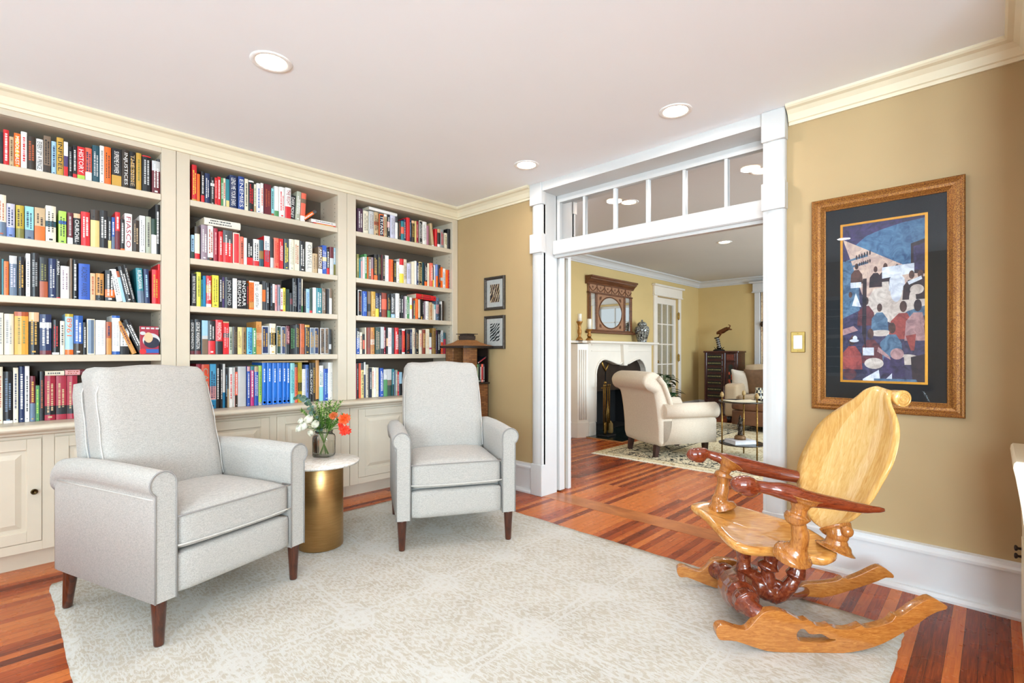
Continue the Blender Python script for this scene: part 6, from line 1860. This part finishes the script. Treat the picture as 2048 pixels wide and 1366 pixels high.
m.add([L(CXF-.002, yc-hw, zz0), L(CXF-.002, yc+hw, zz0), L(CXF-.002, yc+hw, zz1-hw)]+[L(CXF-.002, yc+hw*math.cos(pi*i/10), zz1-hw+hw*math.sin(pi*i/10)) for i in range(1, 10)]+[L(CXF-.002, yc-hw, zz1-hw)], [tuple(range(13))]); m.build('arched_panel', plain('green_black_panel', '1e2622', .35, var=.4, scale=30), dr)
m = MB()
for i in range(9): m.ball(L(CXF-.003, yc+.03*math.sin(i*1.7), zz0+.08+i*(zz1-zz0-.2)/9), (.003, .018, .03), 0, 6)
m.build('painted_flowers', plain('vermilion_ornament', 'a5482e', .5, var=.5, scale=40), dr)
m = MB(); m.cbox(L(CXF+.002, cy0+.02, czb-.05), L(CXF+.02, cy1-.02, czb+.004), .003)
for k in range(7): m.lathe([(0, -.04), (.035, 0)], 12, 0, Matrix.Translation(L(CXF+.012, cy0+.1+k*(cy1-cy0-.2)/6, czb-.045)) @ Matrix.Diagonal((.25, 1, 1, 1)))
m.build('apron', lac, t)
for y in (cy0+.03, cy1-.03):
    for x in (CXF+.03, 9.56): MB().tube([L(x, y, 0.0006), L(x, y, .03), L(x, y, .15), L(x, y, czb)], [.028, .018, .02, .03], 10).build('leg', lac, t)
# leaping cat bronze on the chest
SXP = 9.36
def sp_(px, py, dx=0): return onX(px, py, SXP+dx)
c0 = sp_(1438, 700); c0 = Vector((SXP, c0.y, czt+.0005))
t = thing('cat_sculpture', 'bronze of a leaping cat on a banded tilted post, standing on the lacquered chest', 'sculpture', c0)
br_m = plain('warm_bronze', '6b3f22', .35, .6, .3, 40)
m = MB(); m.lathe([(.10, 0), (.105, .01), (.09, .025), (.06, .04), (0, .045)], 24); 
for i in range(8): a = i*.8; leaf(m, Vector((.06*math.cos(a), .06*math.sin(a), .03)), Vector((math.cos(a), math.sin(a), 1.5)), .07, .012, 0)
m.build('base', plain('dark_bronze_base', '231f1c', .5, .5, .3), t)
b0, b1 = sp_(1439, 697)-c0, sp_(1434.5, 676)-c0
m = MB(); m.tube([b0.lerp(b1, i/10) for i in range(11)], [.034]*11, 12)
for i in range(5): 
    q = b0.lerp(b1, (i+.5)/5); m.tube([q-(b1-b0)*.045, q+(b1-b0)*.045], .0365, 12, 1)
m.tube([b1+Vector((0, .05, -.005)), b1+Vector((0, -.03, .012))], .012, 8); m.build('post', [lacd, plain('band_silver', 'b8b2ac', .3, .6)], t)
m = MB()
def catp(px, py, dx=0): return sp_(px, py, dx)-c0
m.tube([catp(1437, 664), catp(1441, 664), catp(1446, 662), catp(1451, 659), catp(1456, 657)], [.03, .042, .045, .04, .036], 12)
m.ball(catp(1436.5, 665.5), (.032, .034, .03)); m.ball(catp(1434.8, 667), (.02, .02, .018)); m.ball(catp(1437.5, 662.3, -.02), (.01, .01, .016)); m.ball(catp(1437.5, 662.3, .02), (.01, .01, .016))
for dx in (-.022, .022):
    m.tube([catp(1442, 665, dx), catp(1441, 669, dx), catp(1438.5, 672.5, dx), catp(1436.5, 675, dx)], [.02, .016, .012, .012], 8)
    m.tube([catp(1455, 658, dx), catp(1458.5, 657.5, dx), catp(1461, 659, dx), catp(1464, 658.6, dx)], [.026, .018, .013, .011], 8)
m.tube([catp(1456.5, 656.5), catp(1459.5, 654), catp(1460.5, 651.5), catp(1459, 650), catp(1456, 649.5)], [.014, .012, .01, .009, .006], 8)
o = m.build('cat', br_m, t); modif(o, 'REMESH', mode='VOXEL', voxel_size=.007, use_smooth_shade=True)

# sofa, its cushions, and the leather ottoman
sofa_m = fabric('tan_sofa_linen', 'cfb898', 'b8a080', 500, .9, .2, 2)
SY1 = onX(1447, 800, 8.4).y; SY0 = 1.0
t = thing('sofa', 'tan linen sofa with wood-edged arm beside the lacquered chest', 'sofa', (8.4, SY0, .0006))
Wd = SY1-SY0
MB().rbox((.02, .02, .12), (.92, Wd-.02, .33), .03, 8).build('base', sofa_m, t)
for y0, y1 in ((Wd-.22, Wd), (0, .22)): 
    ar = MB().rbox((0, y0, .1), (.9, y1, .645), .05, 8).build('arm', sofa_m, t)
    MB().tube([(-.004, (y0 if y0 < .5 else y1)-.004*(1 if y0 > .5 else -1), z) for z in (.12, .3, .5, .6)], .008, 6).build('wood_edge', lac, ar)
for i in range(2): MB().rbox((-.03, .23+i*(Wd-.46)/2, .33), (.62, .23+(i+1)*(Wd-.46)/2-.004, .475), .05, 8).build('seat_cushion', sofa_m, t)
MB().rbox((.62, .1, .3), (.86, Wd-.1, .96), .06, 8, fn=lambda p, u: p+Vector((.06*(p.z-.3), 0, 0))).build('backrest', sofa_m, t)
for x in (.06, .84):
    for y in (.07, Wd-.07): MB().lathe([(.03, 0), (.042, .1)], 12).build('leg', plain('black_sofa_foot', '17120f', .4), t, (x, y, 0))
white_cu = fabric('white_slub_cushion', 'efe8da', 'd6cab8', 400, .9, .3, 2)
brown_cu = plain('brown_velvet_cushion', '77593f', .7, var=.15, scale=20)
p = onX(1488, 765, 8.82); cushion(p.x, p.y, p.z, (math.radians(14), math.radians(4), math.radians(-86)), 'throw_cushion', 'white slubbed cushion against the sofa arm', white_cu, group='sofa cushions', sz=(.40, .42, .16))
p = onX(1519, 764, 8.80); cushion(p.x, p.y, p.z, (math.radians(14), math.radians(-4), math.radians(-92)), 'throw_cushion', 'brown velvet cushion next to the white one on the sofa', brown_cu, group='sofa cushions', sz=(.42, .44, .18))
leath = plain('brown_leather', '6f4a34', .4, var=.15, scale=12, bump=.1)
OY1 = onX(1463, 830, 7.62).y
t = thing('ottoman', 'brown leather ottoman between sofa and two-tier cart', 'ottoman', (7.62, .9, R2Z))
Wo = OY1-.9
MB().rbox((0, 0, .08), (.62, Wo, .30), .02, 8).build('body', leath, t); MB().rbox((-.012, -.012, .29), (.632, Wo+.012, .425), .055, 10).build('cushion_top', leath, t)
for x in (.06, .56):
    for y in (.06, Wo*.5, Wo-.12): MB().lathe([(.022, 0), (.034, .03), (.034, .085)], 12).build('foot', plain('black_sofa_foot', '17120f', .4), t, (x, y, 0))
p = onX(1518, 790, 7.85)
def checker():
    k = NT('black_white_checker'); v = k.coord('Object', (1, 1, 1)); c = k.new('ShaderNodeTexChecker'); c.inputs['Scale'].default_value = 24; c.inputs['Color1'].default_value = lin('14161a'); c.inputs['Color2'].default_value = lin('e2d8bc'); k.link(v, c.inputs['Vector']); k.link(c.outputs[0], k.b.inputs['Base Color']); k.set(Roughness=.3); return k.m
MB().lathe([(.05, 0), (.062, .02), (.066, .07), (.056, .12), (.046, .15), (.05, .2), (.048, .205), (.044, .2), (0, .19)], 20)
m = MB(); m.lathe([(.05, 0), (.064, .02), (.068, .07), (.056, .12), (.047, .15), (.052, .2), (.046, .2), (0, .15)], 20)
tag(m.build('vase', checker(), None, (7.9, onX(1518, 790, 7.9).y, R2Z+.4258)), 'small black and cream checkered vase on the leather ottoman', 'vase')

# two-tier cart
cc = at(1483, 800, 5.52); CX_, CY_ = cc.x, cc.y
t = thing('tiered_table', 'small round two-tier brass table with acorn finials on the ivory rug', 'side table', (CX_, CY_, R2Z))
dm = plain('dark_pewter_tray', '3a3430', .25, .6, .2)
for z, nm in ((.15-R2Z, 'lower_tray'), (.61-R2Z, 'upper_tray')): MB().lathe([(0, 0), (.222, 0), (.232, .004), (.235, .014), (.229, .014), (.226, .007), (0, .007)], 40).build(nm, dm, t, (0, 0, z))
for lat, dep in ((-.214, .0), (.066, -.215), (.112, .19)):
    q = RT*lat+FW*dep; m = MB()
    m.tube([(0, 0, 0), (0, 0, .66)], .0075, 10)
    for i in range(8): m.tube([(0, 0, .06+i*.08), (0, 0, .07+i*.08)], .0098, 10)
    lg = m.build('leg', brass2, t, (q.x, q.y, 0)); MB().lathe([(.008, .655), (.018, .668), (.02, .685), (.014, .705), (0, .72)], 14).build('finial', plain('acorn_finial', 'a58a58', .5), lg)
ztop = .61+.0075; zlow = .15+.0075
m = MB(); m.grid(lambda u, v: ((u-.5)*.34, (v-.5)*.25, .006*abs(math.sin((u-.5)*pi))+.002), 10, 4); m.box((-.17, -.125, 0), (.17, .125, .002))
o = m.build('open_magazine', plain('magazine_paper', 'ece2c6', .5, var=.12, scale=14), None, (CX_, CY_, ztop+.0003), math.radians(-42), fix=False); tag(o, 'cream open magazine on the upper tray of the tiered table', 'magazine')
m = MB(); m.cbox((-.13, -.10, 0), (.13, .10, .028), .002); m.cbox((-.128, -.098, .0285), (.122, .094, .044), .002, 1)
tag(m.build('book_stack', [plain('white_book_cover', 'e9e8e8', .4), plain('pale_book_cover', 'd8d6da', .4)], None, (CX_-.01, CY_+.01, zlow+.0003), math.radians(-35)), 'white picture books on the lower tray of the tiered table', 'books')
f0 = Vector((CX_-.01, CY_+.012, zlow+.0447)); t = thing('figurine', 'dark bronze dancing figurine on the white books of the lower tray', 'figurine', f0)
fm = plain('dark_patina_bronze', '33281e', .4, .6, .4, 60)
MB().lathe([(.062, 0), (.062, .03), (.05, .036), (.05, .045), (0, .045)], 8).build('plinth', plain('figurine_plinth', '7a5a38', .5, .3, .3), t)
m = MB(); m.tube([(0, 0, .045), (.012, 0, .08), (-.01, 0, .11), (.005, 0, .14), (0, 0, .18), (0, 0, .205)], [.03, .02, .024, .02, .026, .012], 10); m.ball((0, 0, .222), (.02, .018, .022)); m.lathe([(.012, .24), (.006, .262), (0, .27)], 8)
for s in (-1, 1): m.tube([(0, 0, .185), (s*.04, 0, .18), (s*.05, -.01, .21), (s*.03, -.01, .228)], [.012, .01, .009, .008], 8); m.tube([(0, 0, .11), (s*.035, -.01, .1), (s*.045, 0, .075), (s*.02, 0, .05)], [.016, .013, .011, .009], 8); m.tube([(0, .012, .19), (s*.03, .012, .165), (s*.042, .012, .14)], [.009, .008, .007], 8)
o = m.build('figure', fm, t); modif(o, 'REMESH', mode='VOXEL', voxel_size=.005, use_smooth_shade=True)
# ------------------------------------------------------------------ light
w = bpy.data.worlds.new('daylight'); S.world = w; w.use_nodes = True
bg = w.node_tree.nodes['Background']; bg.inputs[0].default_value = (.75, .88, 1, 1); bg.inputs[1].default_value = 1.2
def area(name, loc, rot, sx, sy, e, color=(1, 1, 1)):
    ld = bpy.data.lights.new(name, 'AREA'); ld.shape = 'RECTANGLE'; ld.size = sx; ld.size_y = sy; ld.energy = e; ld.color = color
    o = bpy.data.objects.new(name, ld); COL.objects.link(o); o.location = loc; o.rotation_euler = rot; return o
# daylight through the windows of both rooms: sky, plus an added up-tilted lamp that brightens the ceilings
DAY = (.68, .86, 1)
def window_light(loc, rz, sx, sz, sky, uplight):
    area('window_daylight', loc, (math.radians(90-12), 0, rz), sx, sz, sky, DAY)
    area('added_ceiling_uplight', loc, (math.radians(90+35), 0, rz), sx, sz, uplight, (.66, .87, 1))
window_light((-2.56, 3.0, 1.5), -pi/2, 1.0, 1.4, 18, 60)
window_light((-2.56, -1.35, 1.5), -pi/2, 1.5, 1.4, 95, 350)
window_light((-1.1, -2.36, 1.5), 0, 1.6, 1.4, 65, 260)
window_light((6.1, -2.36, 1.4), 0, 3.0, 1.6, 330, 130)
window_light((8.5, 5.8, 1.4), pi, 1.6, 1.3, 14, 6)
# the rest of the recessed lamps, behind the camera
for x, y in ((.914, 1.299), (-.87, 2.443), (-.87, 1.299), (-.87, -.9), (.914, -.9), (6.34, 1.28), (8.4, 2.4), (8.4, .6), (4.054, -.8), (6.34, -.8)):
    ld = bpy.data.lights.new('lamp_light', 'AREA'); ld.shape = 'DISK'; ld.size = .13; ld.energy = LP; ld.color = (.95, .97, 1)
    lo = bpy.data.objects.new('lamp_light', ld); COL.objects.link(lo); lo.location = (x, y, 2.505)
S.view_settings.view_transform = 'Standard'; S.view_settings.look = 'None'; S.view_settings.gamma = 1; S.view_settings.use_curve_mapping = False
S.view_settings.exposure = -0.5
S.cycles.max_bounces = 10; S.cycles.diffuse_bounces = 6; S.cycles.glossy_bounces = 5; S.cycles.transparent_max_bounces = 24
S.cycles.use_denoising = True; S.cycles.sample_clamp_indirect = 6; S.cycles.caustics_reflective = False; S.cycles.caustics_refractive = False
